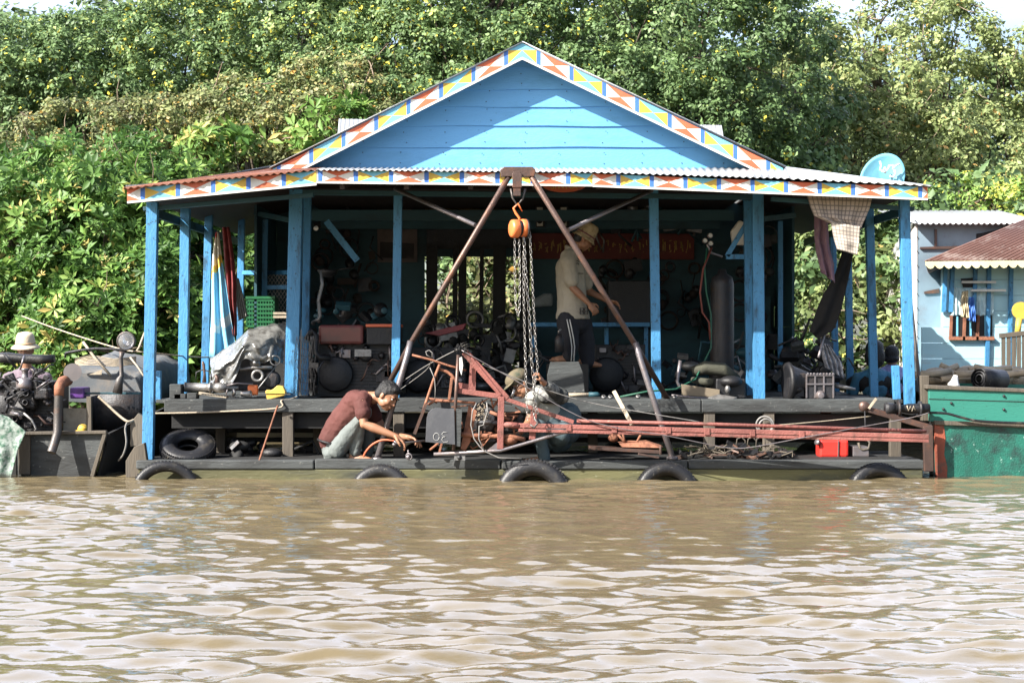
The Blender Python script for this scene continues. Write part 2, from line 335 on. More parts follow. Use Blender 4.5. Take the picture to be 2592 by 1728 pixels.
def clumps(blobs, dens, cr, drape=False):
    """blobs: (px,py,Y,rx,rz,ry) with centre in photo pixels at depth Y and radii in metres -> sub-clump centres on the shell"""
    out = []
    for (px, py, Y, rx, rz, ry) in blobs:
        c = np.array(W(px, py, Y)); area = 4*math.pi*((rx*rz+rx*ry+ry*rz)/3)
        n = int(area*dens); d = unit(rng.normal(size=(n, 3))); d = d[(d[:, 1] < .35)]
        rr = np.array([rx, ry, rz]); f = (rng.uniform(.93, 1.05, len(d)) if drape else rng.uniform(.72, 1.08, len(d)))[:, None]
        out.append(np.concatenate([c+d*rr*f, d], 1))
    return np.concatenate(out)
def tree(name, label, cat, blobs, mat, lsize, dens=3.9, per=70, cr=.30, mode='leaf', aspect=.6, trunk=True, group=None, base=None, tmid=.5, tspread=.2, twigs=0, flowers=None, holes=0, bz=.3, drape=False):
    c0 = W(blobs[0][0], blobs[0][1], blobs[0][2]); bx = base if base is not None else c0.x
    root = thing(name, (bx, c0.y, bz), label, cat, group)
    cl = clumps(blobs, dens*(2.1 if drape else 1), cr, drape)
    if drape: per *= .62; cr = cr*.72
    if holes: cl = cl[rng.random(len(cl)) > holes]
    n = len(cl); cnt = rng.poisson(per, n)
    idx = np.repeat(np.arange(n), cnt); N_ = len(idx)
    csz = rng.uniform(.6, 1.4, n)*cr; d = unit(rng.normal(size=(N_, 3)) + cl[idx, 3:]*.5)
    pos = cl[idx, :3]+d*(csz[idx]*rng.uniform(.35, 1.05, N_))[:, None]*np.array([1.15, 1, .8])
    nrm = unit(d+np.array([0, -.25, .65])+rng.normal(0, .45, (N_, 3)))
    ct = rng.normal(tmid, tspread*.6, n)
    tint = np.clip(ct[idx]+rng.normal(0, tspread*.7, N_), 0, .93)
    sp = rng.random(N_) < .012; tint[sp] = 1.0
    if flowers: sp = rng.random(N_) < flowers; tint[sp] = 1.0
    ok = pos[:, 2] > .05; pos, nrm, tint = pos[ok], nrm[ok], tint[ok]
    size = lsize*rng.choice([.55,.8,1.0,1.25], len(pos))*rng.uniform(.8, 1.2, len(pos))
    leaves('crown', pos, nrm, size, tint, mat, root, mode, aspect)
    if trunk:
        t = MB(); r_ = random.Random(int(abs(px_hash(blobs))))
        for (px, py, Y, rx, rz, ry) in blobs:
            c = W(px, py, Y); b0 = Vector((bx+r_.uniform(-.3, .3), c0.y+r_.uniform(-.2, .2), bz-.4))
            mid = b0.lerp(c, .55)+Vector((r_.uniform(-.4, .4), r_.uniform(-.3, .3), 0))
            t.tube([b0, b0.lerp(mid, .5)+Vector((r_.uniform(-.15, .15), 0, 0)), mid, c], [.13, .10, .07, .03], 7)
            for k in range(9):
                dd = Vector((r_.uniform(-1, 1)*rx, r_.uniform(-1, .2)*ry, r_.uniform(-.8, .8)*rz))*.75
                st = mid.lerp(c, r_.random()); e = c+dd
                t.tube([st, st.lerp(e, .5)+Vector((r_.uniform(-.2, .2), r_.uniform(-.1, .1), r_.uniform(-.05, .2))), e], [.04, .025, .008], 5, cap=False)
        t.build('trunk', BARK, root)
    if twigs:
        t = MB(); r_ = random.Random(3+len(label))
        for k in range(twigs):
            c = Vector(cl[r_.randrange(n), :3]); p = [c]; dr = Vector((r_.uniform(-.6, .6), r_.uniform(-.6, .1), r_.uniform(-.5, 1))).normalized(); ln = r_.uniform(.3, .9)
            for j in range(4): dr = (dr+Vector((r_.uniform(-.4, .4), r_.uniform(-.3, .3), r_.uniform(-.35, .35)))).normalized(); p.append(p[-1]+dr*ln/4)
            t.tube(p, [.014, .012, .01, .007, .004], 4, cap=False)
        t.build('bare_branches', TWIG, root)
    return root
def px_hash(b): return sum(x[0]*7+x[1]*3 for x in b)

G1 = 'vine covered trees behind the floating workshop'
tree('vine_tree', 'vine covered tree at top left under the open sky, deep shade below its crown', 'tree',
     [(40,215,12,1.7,1.05,1.2),(300,200,12,1.7,1.15,1.3),(180,330,12.5,2.2,1.3,1),(-60,320,11.5,1.4,1.4,1),(160,180,12.6,1.2,.9,1)], LEAF['vine'], .080, per=150, group=G1, tmid=.5, flowers=.012, twigs=14, dens=3.8, drape=True)
tree('vine_tree', 'tall yellow speckled vine tree rising left of the gable peak', 'tree',
     [(560,300,12.2,1.9,1.4,1),(640,150,12,2.3,1.9,1.4),(900,110,11.7,2.1,1.8,1.3),(500,190,12.6,1.5,1.3,1),(780,60,12.6,2.0,1.5,1.2),(1000,240,11.4,1.5,1.4,1.1),(800,330,12,2.2,1.2,1.2)], LEAF['vine'], .076, per=155, group=G1, tmid=.55, flowers=.04, drape=True)
tree('vine_tree', 'dense vine wall of a tree directly behind the gable peak, dotted with yellow', 'tree',
     [(1180,140,11,1.8,2.0,1.2),(1080,260,10.6,1.4,1.5,1.1),(1370,110,11.3,1.7,1.7,1.2),(1250,-10,11.8,1.8,1.3,1)], LEAF['vine'], .076, per=160, group=G1, tmid=.5, flowers=.035, drape=True)
tree('vine_tree', 'rounded dark green vine tree right of the gable peak', 'tree',
     [(1650,420,11.2,2.2,1.3,1.0),(1620,170,11,2.1,2.1,1.4),(1850,150,11.3,1.5,2.1,1.2),(1740,10,11.8,1.9,1.3,1.1),(1480,300,10.8,1.5,1.3,1.1),(1760,360,10.8,1.6,1.2,1.1)], LEAF['vine'], .080, per=150, group=G1, tmid=.42, flowers=.006, drape=True)
tree('dry_vine_mound', 'low mound of browning vines with orange leaves over the left veranda roof', 'shrub',
     [(230,420,9.5,1.5,1.0,1.0),(460,400,9.6,1.5,1.0,1.0),(330,520,9.2,1.6,.9,.9),(120,520,9.3,1.0,1.0,.9)], LEAF['brown'], .074, per=140, group=None, tmid=.5, tspread=.25, flowers=.015, twigs=30, drape=True)
tree('dry_vine_mound', 'brown dry vine mound touching the left slope of the blue gable', 'shrub',
     [(700,330,9.8,1.5,.9,.9),(850,290,10,1.1,.9,.9),(600,420,9.5,1.4,.8,.9)], LEAF['brown'], .074, per=140, tmid=.55, tspread=.25, flowers=.015, twigs=24, drape=True)
tree('whorled_shrub', 'bright green whorl leaved shrub poking up beside the left end of the gable', 'shrub',
     [(850,320,8.9,.55,.35,.4),(560,380,8.8,.7,.3,.4)], LEAF['bright'], .19, dens=5, per=18, cr=.25, mode='whorl', tmid=.7, trunk=True)
G2 = 'mangrove shrubs on the bank left of the workshop'
tree('whorled_shrub', 'bright green whorl leaved shrub at the left edge above the engine boat', 'shrub',
     [(60,640,6.5,1.3,1.1,.8),(-40,800,6.2,1.0,.9,.7),(60,500,7.3,1.2,.6,.7),(120,760,6.0,1.0,.7,.6),(60,880,5.6,1.4,.5,.6)], LEAF['bright'], .16, dens=5, per=26, cr=.34, mode='whorl', group=G2, tmid=.5, tspread=.3, twigs=24)
tree('whorled_shrub', 'sunlit whorl leaved shrub just left of the blue corner post', 'shrub',
     [(270,620,6.3,1.1,1.0,.8),(330,790,6.0,1.0,.9,.7),(220,840,5.6,.8,.45,.5),(260,480,7.4,1.2,.6,.7),(230,900,5.4,1.2,.4,.5)], LEAF['bright'], .16, dens=5, per=26, cr=.34, mode='whorl', group=G2, tmid=.5, tspread=.3, twigs=30)
tree('whorled_shrub', 'whorl leaved shrub seen between the left veranda posts', 'shrub',
     [(460,650,7.0,1.1,1.1,.8),(440,850,6.6,1.2,.8,.7),(560,760,7.4,1.0,1.2,.8),(400,560,7.6,1.3,.7,.8),(520,920,6.0,1.2,.5,.5)], LEAF['bright'], .16, dens=5, per=24, cr=.34, mode='whorl', group=G2, tmid=.42, tspread=.3, twigs=40)
G3 = 'loose olive trees on the far right bank'
tree('olive_tree', 'airy olive green tree with bare tips at the top right corner', 'tree',
     [(2450,430,16.8,2.6,1.5,1.0),(2330,200,17,2.0,1.7,1.3),(2170,80,17.5,1.7,1.5,1.1),(2500,300,17,1.9,1.4,1.2),(2600,200,17,1.1,1.0,.9),(2330,60,17.6,1.1,.9,.9)], LEAF['olive'], .105, per=110, dens=2.8, cr=.34, group=G3, tmid=.55, tspread=.25, twigs=70)
tree('olive_tree', 'olive tree with orange leaves behind the satellite dish', 'tree',
     [(2330,600,13.6,2.6,1.2,1.0),(2120,270,14.5,1.8,1.7,1.1),(2260,420,14,1.8,1.4,1.0),(2070,430,13.5,1.4,1.3,1.0),(2430,430,14.5,1.8,1.2,1.0)], LEAF['olive'], .10, per=105, group=G3, tmid=.5, tspread=.25, twigs=70, flowers=.02)
tree('olive_tree', 'dark leafy tree between the round vine tree and the satellite dish', 'tree',
     [(1970,230,12.8,1.2,2.2,1.0),(1930,430,12,1.4,1.4,.9)], LEAF['vine'], .13, per=70, group=G3, tmid=.4, twigs=24)
tree('flowering_bush', 'yellow flowering bush above the tin roofed neighbour house', 'shrub',
     [(2430,530,12.5,1.3,.6,.8),(2580,540,12.5,1.1,.6,.8),(2340,620,12.3,.8,.6,.7)], LEAF['yflower'], .09, per=95, dens=4, tmid=.6, flowers=.09, trunk=True)
tree('roadside_thicket', 'brambly thicket seen between the right veranda posts', 'shrub',
     [(2170,640,10.5,1.2,.9,.8),(2270,790,9.5,1.0,1.1,.7),(2120,830,9.0,1.3,.9,.7)], LEAF['olive'], .12, per=70, tmid=.38, twigs=60)
tree('vine_thicket', 'shaded tangle of stems seen through the open back doorway', 'shrub',
     [(1180,760,8.0,1.2,1.0,.7),(1350,740,8.4,1.2,1.0,.7),(1220,860,7.6,1.5,.6,.6),(1250,680,8.4,1.6,.8,.6)], LEAF['brown'], .11, per=60, tmid=.5, twigs=80)
# low growth along the whole bank
ub = [(px, 830-40*math.sin(px*.013), 9.6+.8*math.sin(px*.02), 1.5, .9, .8) for px in range(-150, 2800, 190)]+[(px, 640, 11.5+math.sin(px), 1.9, 1.2, .9) for px in range(-150, 2800, 260)]
ut = tree('undergrowth', None, None, ub, LEAF['vine'], .15, dens=2.6, per=60, cr=.36, trunk=False, tmid=.4)
fw = ut.children[0]; fw.parent = None; fw.location = ut.location; bpy.data.objects.remove(ut); fw.name = 'undergrowth'; fw['kind'] = 'stuff'
# far wood as one mass
fb = [(px, (440 if px < 300 else 370 if px < 520 else 320)+60*math.sin(px*.01), 21+1.5*math.sin(px), 3.0, 3.2, 1.5) for px in range(-300, 1800, 230)]+[(px, 480, 22, 3.2, 2.9, 1.5) for px in range(1800, 3000, 230)]
ft = tree('far_wood', None, None, fb, LEAF['dark'], .22, dens=2.6, per=70, cr=.6, trunk=False)
ft['kind'] = 'stuff'
fw = [o for o in ft.children][0]; mw = fw.matrix_world.copy(); fw.parent = None; fw.location = ft.location; fw.name = 'far_wood'; fw['kind'] = 'stuff'
bpy.data.objects.remove(ft); fw.name = 'far_wood'
# ================================================================ THE FLOATING WORKSHOP
DECK = .735; YP = .63; YC = -.13; YF = -.45
house = thing('floating_house', (0, 2.5, 0), 'blue gabled floating workshop with painted zigzag fascia and open veranda on blue posts', 'house')
def fascia(A, B, h, name, pitch, start, first, vec_down, th=.022, reveal=.0):
    """painted board from A to B (top edge), h tall along vec_down; motif cells of length pitch"""
    A = Vector(A); B = Vector(B); ln = (B-A).length; u = (B-A).normalized(); d = Vector(vec_down).normalized()
    m = MB(); fr = Vector((0, -.003, 0))
    m.prism([A, B, B+d*h, A+d*h], (0, th, 0), 0)
    def P(s, t): return A+u*max(0, min(ln, s))+d*(h*t)+fr
    def quad(pts, mi): m.add([P(*p) for p in pts], [tuple(range(len(pts)))], mi)
    tb = .85; quad([(0, tb), (ln, tb), (ln, 1), (0, 1)], 0)
    s = start; k = first; bw = pitch*.13
    while s < ln:
        if s+pitch > 0:
            jt = rnd.uniform(-.02, .02)*pitch; a, b = s+bw/2, s+pitch-bw/2; c = (a+b)/2+jt
            top, sd = ((1, 0) if k % 2 == 0 else (3, 2))
            quad([(a, 0), (b, 0), (c, tb/2)], top); quad([(c, tb/2), (b, tb), (a, tb)], top)
            quad([(a, 0), (c, tb/2), (a, tb)], sd); quad([(b, 0), (b, tb), (c, tb/2)], sd)
            quad([(b, 0), (b+bw, 0), (b+bw, tb), (b, tb)], 4)
            if s <= 0: pass
            quad([(a-bw, 0), (a, 0), (a, tb), (a-bw, tb)], 4) if s > 0 and s-pitch < start-pitch+1e-6 else None
        s += pitch; k += 1
    o = m.build(name, [M['white'], M['red'], M['ybl'], M['lbl'], M['dbl']], house); return o
pit = S(89.6, YF)
# front eave boards
fascia(W(322, 479, YF), W(801, 433, YF), S(36, YF), 'fascia_board', pit, -S(50, YF), 0, (0, 0, -1))
fascia(W(801, 432, YF), W(1500, 440, YF-.002), S(32, YF), 'fascia_board', pit, S(10, YF), 0, (0, 0, -1))
fascia(W(1500, 440, YF-.002), W(2348, 474, YF), S(33, YF), 'fascia_board', S(85, YF), -S(20, YF), 0, (0, 0, -1))
# gable boards
YG = .74
ap = W(1322, 110, YG); gl = W(690, 428, YG); gr = W(1982, 426, YG)
ul = (gl-ap).normalized(); ur = (gr-ap).normalized()
pd = Vector((0, 0, -1))
fascia(ap, gl, S(41, YG), 'gable_board', S(92, YG), -S(46, YG), 1, pd)
fascia(ap, gr, S(41, YG), 'gable_board', S(92, YG), -S(46, YG), 1, pd)
# gable wall: lapped boards
YW = 1.0; zb = W(0, 426, YW).z; m = MB()
ap2 = ap+Vector((0, YW-YG, -.03)); rows = [426, 372, 318, 270, 226, 172, 100]
def gx_at(z):
    t = (ap2.z-z)/(ap2.z-gl.z); return ap2.x+(gl.x-ap2.x)*t, ap2.x+(gr.x-ap2.x)*t
for i in range(len(rows)-1):
    z0, z1 = W(0, rows[i], YW).z, min(W(0, rows[i+1], YW).z, ap2.z-.01)
    xl0, xr0 = gx_at(z0); xl1, xr1 = gx_at(z1)
    n = 14
    for k in range(n):
        a, b = k/n, (k+1)/n
        wob = lambda t: .004*math.sin(9*t+i*2.1)+.003*math.sin(21*t+i)
        pts = [Vector((xl0+(xr0-xl0)*a, YW-.022, z0+wob(a)-.006)), Vector((xl0+(xr0-xl0)*b, YW-.022, z0+wob(b)-.006)),
               Vector((xl1+(xr1-xl1)*b, YW-.004, z1+.012)), Vector((xl1+(xr1-xl1)*a, YW-.004, z1+.012))]
        m.prism(pts, (0, .016, 0))
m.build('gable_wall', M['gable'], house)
m = MB(); r_ = random.Random(14)
for i in range(len(rows)-1):
    zc = W(0, rows[i], YW).z+.05; xl, xr = gx_at(zc)
    for k in range(int((xr-xl)/.42)):
        for dz in (0, .11): m.lathe([(0,-.0),(.006,.001),(.005,.004),(0,.005)], (xl+.3+k*.42+r_.uniform(-.03,.03), YW-.022, zc+dz+r_.uniform(-.01,.01)), (0,-1,0), 6)
m.build('nail_heads', M['iron'], house)
# tin roofs
def corrugate(m, a, b, c, d, n, amp, rows=2, mi=0, jag=0):
    """sheet a-b (lower edge) to d-c (upper edge), ridges run from lower to upper edge"""
    a, b, c, d = map(Vector, (a, b, c, d)); nn = (b-a).cross(d-a).normalized(); vs = []; fs = []; q = n*6
    for i in range(q+1):
        t = i/q; lo = a.lerp(b, t); hi = d.lerp(c, t); off = nn*(amp*math.sin(2*math.pi*i/6))
        dl = (hi-lo).normalized()*(jag*math.sin(i*.11)*math.sin(i*.043+1))
        for j in range(rows): vs.append((lo-dl).lerp(hi, j/(rows-1))+off)
    for i in range(q):
        for j in range(rows-1): fs.append((i*rows+j, (i+1)*rows+j, (i+1)*rows+j+1, i*rows+j+1))
    m.add(vs, fs, mi, True)
Ye = YF-.05
E = [W(312, 477, Ye), W(801, 430, Ye), W(1500, 436, Ye), W(1990, 452, Ye), W(2356, 470, Ye)]
T0 = W(690, 425, 1.02); T1 = W(1985, 424, 1.02)
def xt(e, t0=None): return Vector((e.x, T0.y, T0.z))
m = MB()
Tm1 = Vector((E[1].x-.1, T0.y, T0.z)); Tm2 = Vector((E[2].x, T0.y, T0.z))
corrugate(m, E[1], E[2], Tm2, Tm1, 46, .007, jag=.02)
corrugate(m, E[2], E[3], T1, Tm2, 28, .007, jag=.02)
corrugate(m, E[3], E[4], T1+Vector((.03, 0, 0)), T1, 16, .008, jag=.015)
corrugate(m, E[4], Vector((E[4].x, 6, E[4].z+.05)), Vector((T1.x, 6, T1.z)), T1, 80, .008)
solidify(m.build('veranda_roof', M['tin'], house), .003)
m = MB()
corrugate(m, E[0], E[1], Tm1, T0, 26, .009, jag=.03)
corrugate(m, Vector((E[0].x, 6, E[0].z+.05)), E[0], T0, Vector((T0.x, 6, T0.z)), 80, .009)
solidify(m.build('veranda_roof', M['rustin'], house), .003)
m = MB(); Yr = 5.5
apr = ap+Vector((0, -.03, .012)); lift = Vector((0, 0, .015))
for e in (gl, gr):
    a = Vector((e.x+(.03 if e is gr else -.03), YG-.03, e.z+.012)); b = Vector((a.x, Yr, a.z))
    corrugate(m, a, b, Vector((apr.x, Yr, apr.z)), apr, 60, .008)
solidify(m.build('main_roof', M['tin'], house), .003)
m = MB()
a = W(858, 302, 5.6); b = W(1836, 318, 5.6)
m.prism([Vector((a.x, 5.0, 3.1)), Vector((a.x, 5.6, a.z)), Vector((a.x, 6.2, 3.1))], (.004, 0, 0))
corrugate(m, Vector((a.x, 4.9, 3.3)), Vector((b.x, 4.9, 3.3)), Vector((b.x-.05, 5.6, b.z)), Vector((a.x, 5.6, a.z)), 90, .009)
corrugate(m, Vector((b.x, 6.3, 3.3)), Vector((a.x, 6.3, 3.3)), Vector((a.x, 5.6, a.z)), Vector((b.x-.05, 5.6, b.z)), 90, .009)
solidify(m.build('rear_roof', M['tin'], house), .003)
# dark tar cap at left tip, rafters below
m = MB(); m.tube([W(690, 421, .9), W(560, 446, .3), W(420, 465, -.1), W(318, 474, -.3)], [.012, .014, .014, .02], 8); m.build('ridge_strip', M['black'], house)
m = MB()
for x in np.arange(-3.5, 4.0, .62):
    zt = 2.80 if abs(x) > 3.2 else 2.86
    m.bar((x, YF+.05, zt-.04), (x, 1.0, 3.04 if abs(x) < 2.7 else 2.95), .045, .07, up=(0, 0, 1))
for y in (.25, .8): m.bar((-2.4, y, 2.90+.03), (2.7, y, 2.90+.03), .06, .05, up=(0, 0, 1))
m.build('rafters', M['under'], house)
m = MB(); dn = Vector((0, 0, -.05))  # dark panels added below the tin to darken its bounce-lit underside
for q in ([(E[0].x+.08, YF+.06, E[0].z), (E[0].x+.08, 5.95, E[0].z+.05), (T0.x, 5.95, T0.z), (T0.x, .95, T0.z), (E[1].x-.15, YF+.06, E[1].z)],
          [(E[4].x-.08, YF+.06, E[4].z), (E[4].x-.08, 5.95, E[4].z+.05), (T1.x, 5.95, T1.z), (T1.x, .95, T1.z), (E[2].x, YF+.06, E[2].z)],
          [(E[1].x-.13, YF+.06, E[1].z), (T0.x+.01, .95, T0.z), (T1.x-.01, .95, T1.z), (E[2].x-.02, YF+.06, E[2].z)]):
    m.prism([Vector(p)+dn for p in q], (0, 0, -.012))
m.build('veranda_shade_panel', M['under'], house)
# eave beams
m = MB()
m.bar(W(735, 487, YP), W(1930, 500, YP), .05, .10, up=(0, 1, 0))
m.bar(Vector((-3.62, -.1, 2.62)), Vector((-1.95, -.1, 2.76)), .04, .09, up=(0, 1, 0))
m.bar(Vector((2.55, -.1, 2.72)), Vector((3.95, -.1, 2.62)), .04, .09, up=(0, 1, 0))
m.bar(Vector((-3.62, .05, 2.62)), Vector((-3.62, 5.5, 2.66)), .04, .09, up=(0, 0, 1))
m.bar(Vector((3.90, .05, 2.62)), Vector((3.90, 5.5, 2.66)), .04, .09, up=(0, 0, 1))
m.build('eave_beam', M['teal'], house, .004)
def post(x, y, z0, z1, w_, d_=None, lean=0, mat='blue'):
    m = MB(); d_ = d_ or w_; m.bar((x+lean, y, z0), (x, y, z1), w_, d_, up=(0, 1, 0)); return m.build('post', M[mat], house, .004)
def ppost(pxt, pxb, pyt, pyb, wpx, Y, mat='blue'):
    a = W(pxt, pyt, Y); b = W(pxb, pyb, Y); m = MB(); m.bar(b, a, S(wpx, Y), S(wpx, Y)*.9, up=(0, 1, 0)); return m.build('post', M[mat], house, .004)
ppost(387, 375, 512, 1165, 27, YC)            # left corner
ppost(470, 463, 528, 1000, 23, 1.45); ppost(529, 519, 540, 985, 19, 2.8)
ppost(612, 606, 545, 975, 16, 4.1)
ppost(751, 738, 480, 1008, 33, YP); ppost(779, 771, 492, 1000, 18, YP+.25)
ppost(1008, 1001, 482, 1006, 21, YP); ppost(1654, 1662, 482, 1010, 23, YP)
ppost(1917, 1921, 488, 1010, 28, YP); ppost(1893, 1900, 492, 1000, 22, YP+.3)
ppost(2288, 2303, 506, 1040, 25, YC)
ppost(2200, 2212, 515, 1004, 20, 1.3); ppost(2145, 2152, 560, 1000, 17, 2.4); ppost(2108, 2116, 600, 998, 15, 3.4)
ppost(672, 668, 555, 860, 13, 3.2); ppost(1975, 1975, 560, 990, 12, 2.6)
ppost(398, 398, 938, 1016, 20, .42)            # short stub
ppost(2266, 2270, 925, 1010, 18, .42)
# deck, beams, under-structure
m = MB()
for i in range(22):
    y0 = .34+i*.25; m.box(-3.60, 3.95, y0, y0+.24, DECK-.035, DECK+rnd.uniform(-.003, .003))
m.build('deck_planks', M['wood'], house, .003)
m = MB(); y0 = .26
for a, b in ((-3.5, -.3), (-.29, 1.9), (1.91, 3.85)):
    m.box(a, b, y0, y0+.10, DECK-.125, DECK+.006)
m.build('deck_edge_beam', M['wood'], house, .008)
m = MB(); m.box(-3.45, -.2, .38, .46, .44, .60); m.box(-.19, 3.9, .40, .46, .42, .59)
for z in (.26, .36): m.box(-3.3, 3.8, 1.1, 1.16, z, z+.05)
m.build('lower_beam', M['dark'], house, .006)
for px in (730, 1010, 1795, 1945, 2265):
    a = W(px, 1045, .33); m = MB(); m.box(a.x-.055, a.x+.055, .28, .37, .12, DECK-.12); m.build('stilt', M['woodv'], house, .006)
for px in (806, 560, 1500, 1240, 2090):
    a = W(px, 1045, .9); m = MB(); m.box(a.x-.05, a.x+.05, .85, .95, .12, DECK-.12); m.build('stilt', M['woodv'], house, .006)
m = MB()
for i in range(8): m.box(-3.6, 4.0, -.36+i*.19, -.36+i*.19+.18, .13, .165+rnd.uniform(-.004, .004))
m.build('lower_ledge', M['dark'], house, .004)
m = MB()
for a, b, s in ((-3.62, -1.9, .0), (-1.9, -.1, .01), (-.1, 1.7, -.005), (1.7, 3.98, .0)):
    m.box(a, b-.01, -.44+s, -.30, .09, .175+s)
m.build('ledge_beam', M['wood'], house, .012)
m = MB(); m.box(-3.60, 3.96, -.425, -.30, -.10, .088); m.build('float_log', M['algae'], house, .01)
for x in np.arange(-3.2, 3.9, 1.1):
    m = MB(); m.lathe([(0, 0), (.26, .0), (.28, .02), (.28, .88), (.26, .9), (0, .9)], (x, 1.2, -.05), (0, 1, 0), 20); m.build('float_drum', M['black'], house)
# left end cleats of the ledge
m = MB(); m.plate([(318,1166),(340,1130),(365,1120),(372,1166),(360,1208),(318,1208)], -.40, .08); m.build('end_cleat', M['woodv'], house, .006); m = MB(); m.plate([(330,1130),(330,1070),(350,1045),(372,1060),(372,1125)], -.12, .06)
m.build('end_cleat', M['woodv'], house, .006)
# walls
def wall(x0, x1, y, z0, z1, name='wall', mat='teal', n=9):
    m = MB(); h = (z1-z0)/n
    for i in range(n): m.box(x0, x1, y+(.006 if i % 2 else 0), y+.03+(.006 if i % 2 else 0), z0+i*h, z0+(i+1)*h)
    return m.build(name, M[mat], house)
YB = 4.6
def bx(px, Y=YB): return W(px, 0, Y).x
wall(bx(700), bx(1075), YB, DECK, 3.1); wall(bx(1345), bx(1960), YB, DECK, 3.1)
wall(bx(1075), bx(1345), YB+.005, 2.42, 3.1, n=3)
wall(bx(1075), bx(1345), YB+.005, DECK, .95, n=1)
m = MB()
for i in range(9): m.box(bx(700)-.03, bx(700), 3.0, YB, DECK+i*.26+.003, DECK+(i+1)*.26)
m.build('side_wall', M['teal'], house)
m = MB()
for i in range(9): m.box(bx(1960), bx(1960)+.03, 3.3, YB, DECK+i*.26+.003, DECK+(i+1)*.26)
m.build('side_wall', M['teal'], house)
wall(1.35+1.1, 3.2, 4.0, DECK, 1.9, 'rear_partition', n=5)
m = MB()
m.bar((-2.35, 2.6, 2.78), (2.55, 2.6, 2.78), .08, .12, up=(0, 0, 1)); m.bar((-2.35, 3.9, 2.78), (2.55, 3.9, 2.78), .08, .12, up=(0, 0, 1))
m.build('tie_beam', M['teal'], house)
m = MB()   # ceiling boards under the main roof
for i in range(20): m.box(-2.45, 2.7, 1.05+i*.18, 1.05+i*.18+.175, 3.02, 3.035)
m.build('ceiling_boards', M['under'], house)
# braces under the eaves
m = MB(); m.bar(W(826, 560, 1.8), W(905, 660, 1.8), .07, .05, up=(0, 1, 0)); m.build('brace', M['blue'], house)
m = MB(); m.bar(W(1893, 560, 1.0), W(1840, 648, 1.0), .05, .05, up=(0, 1, 0)); m.bar(W(1838, 650, 1.0), W(1893, 650, 1.0), .05, .05, up=(0, 1, 0)); m.build('brace', M['blue'], house)
m = MB(); m.bar(W(614, 690, 4.1), W(745, 690, 3.0), .05, .04, up=(0, 1, 0)); m.bar(W(670, 727, 3.2), W(745, 727, 3.2), .05, .04, up=(0, 1, 0)); m.build('side_rail', M['blue'], house)
m = MB(); m.bar(W(648, 540, 3.2), W(745, 560, 1.5), .05, .05, up=(0, 1, 0)); m.bar(W(1930, 555, 1.0), W(2010, 545, 1.5), .05, .05, up=(0, 1, 0)); m.build('eave_brace', M['teal'], house)
m = MB()
for i in range(14):
    p = W(672+i*7, 700, 3.3)
    for s in (-1, 1): m.tube([p+Vector((-.28*s, 0, -.45)), p+Vector((.28*s, 0, .30))], .004, 4)
m2 = MB()
for k in range(len(m.v)): pass
mm = MB()
for i in range(9):
    for s in (-1, 1):
        for j in range(11):
            x = 675+i*9; y = 695+j*14
            p0 = W(x, y, 3.3); p1 = W(x+9*(1 if s > 0 else -1), y+14, 3.3)
            if 672 < x+9*s < 748: mm.tube([p0, p1], .003, 4, cap=False)
mm.build('wire_mesh', M['chain'], house)
# ================================================================ OBJECT BUILDERS
def ang(v): return Vector(v)
def tyre(name, c, Ro, r, axis, label, group=None, flat=.9):
    c = Vector(c); ax = Vector(axis).normalized(); t = thing(name, c, label, 'tyre', group)
    m = MB(); u = ax.cross(Vector((0, 0, 1))); u = Vector((1, 0, 0)) if u.length < .01 else u.normalized(); v = ax.cross(u)
    prof = [(Ro-2*r*.92, -.42), (Ro-2*r*.95, -.62), (Ro-1.5*r, -.90), (Ro-1.42*r, -1.0), (Ro-1.3*r, -.93), (Ro-.95*r, -1.0), (Ro-.85*r, -.94), (Ro-.55*r, -.95), (Ro-.18*r, -.78), (Ro, -.45), (Ro+.012*r, 0), (Ro, .45), (Ro-.18*r, .78), (Ro-.55*r, .95), (Ro-1.3*r, .98), (Ro-2*r*.95, .62), (Ro-2*r*.92, .42)]
    prof = [(a, b*r*flat) for a, b in prof]; m.lathe(prof, c, ax, 48); m.lathe([(a-.008 if 0 < i < len(prof)-1 else a, b*.9) for i, (a, b) in enumerate(prof)][::-1], c, ax, 48)
    m.build('casing', M['rubber'], t)
    m = MB(); n = 64
    for k in range(n):
        a0 = 2*math.pi*k/n; ra = u*math.cos(a0)+v*math.sin(a0); ta = ax.cross(ra)
        for s in (-1, 1):
            for (rad, off) in ((Ro+.002, .28), (Ro-.012*1, .66)):
                m.obox(c+ra*rad+ax*(s*off*r*flat), (.0, .0, .0) if False else (.012, 2*math.pi*Ro/n*.55, r*.30), Matrix((ra, ta, ax)).transposed(), 0)
    m.build('tread', M['rubber'], t)
    return t
GT = 'old tyres hung as fenders along the waterline'
for (x, top, Ro, r_, ax_, lab) in ((420,1167,.335,.048,(.18,-1,.10),'largest half sunken tyre at the left end of the ledge with mud inside'),
 (964,1175,.30,.062,(0,-1,.22),"half sunken tyre just below the squatting man's foot"),
 (1350,1163,.365,.078,(-.05,-1,.15),'half sunken tyre with worn tread under the red engine frame and crouching man'),
 (1688,1170,.31,.062,(.1,-1,.15),'half sunken tyre under the right hand front foot of the hoist'),
 (2224,1172,.32,.060,(.12,-1,.12),'half sunken tyre at the right end of the ledge near the winch')):
    c_ = W(x, top, -.57); c_.z -= Ro; tyre('tyre_fender', c_, Ro, r_, ax_, lab, GT, flat=1.25)
tyre('tyre', W(476, 1135, .02), .27, .085, (.10, -.5, .86), 'dusty tyre lying almost flat on the ledge beside the left corner post')

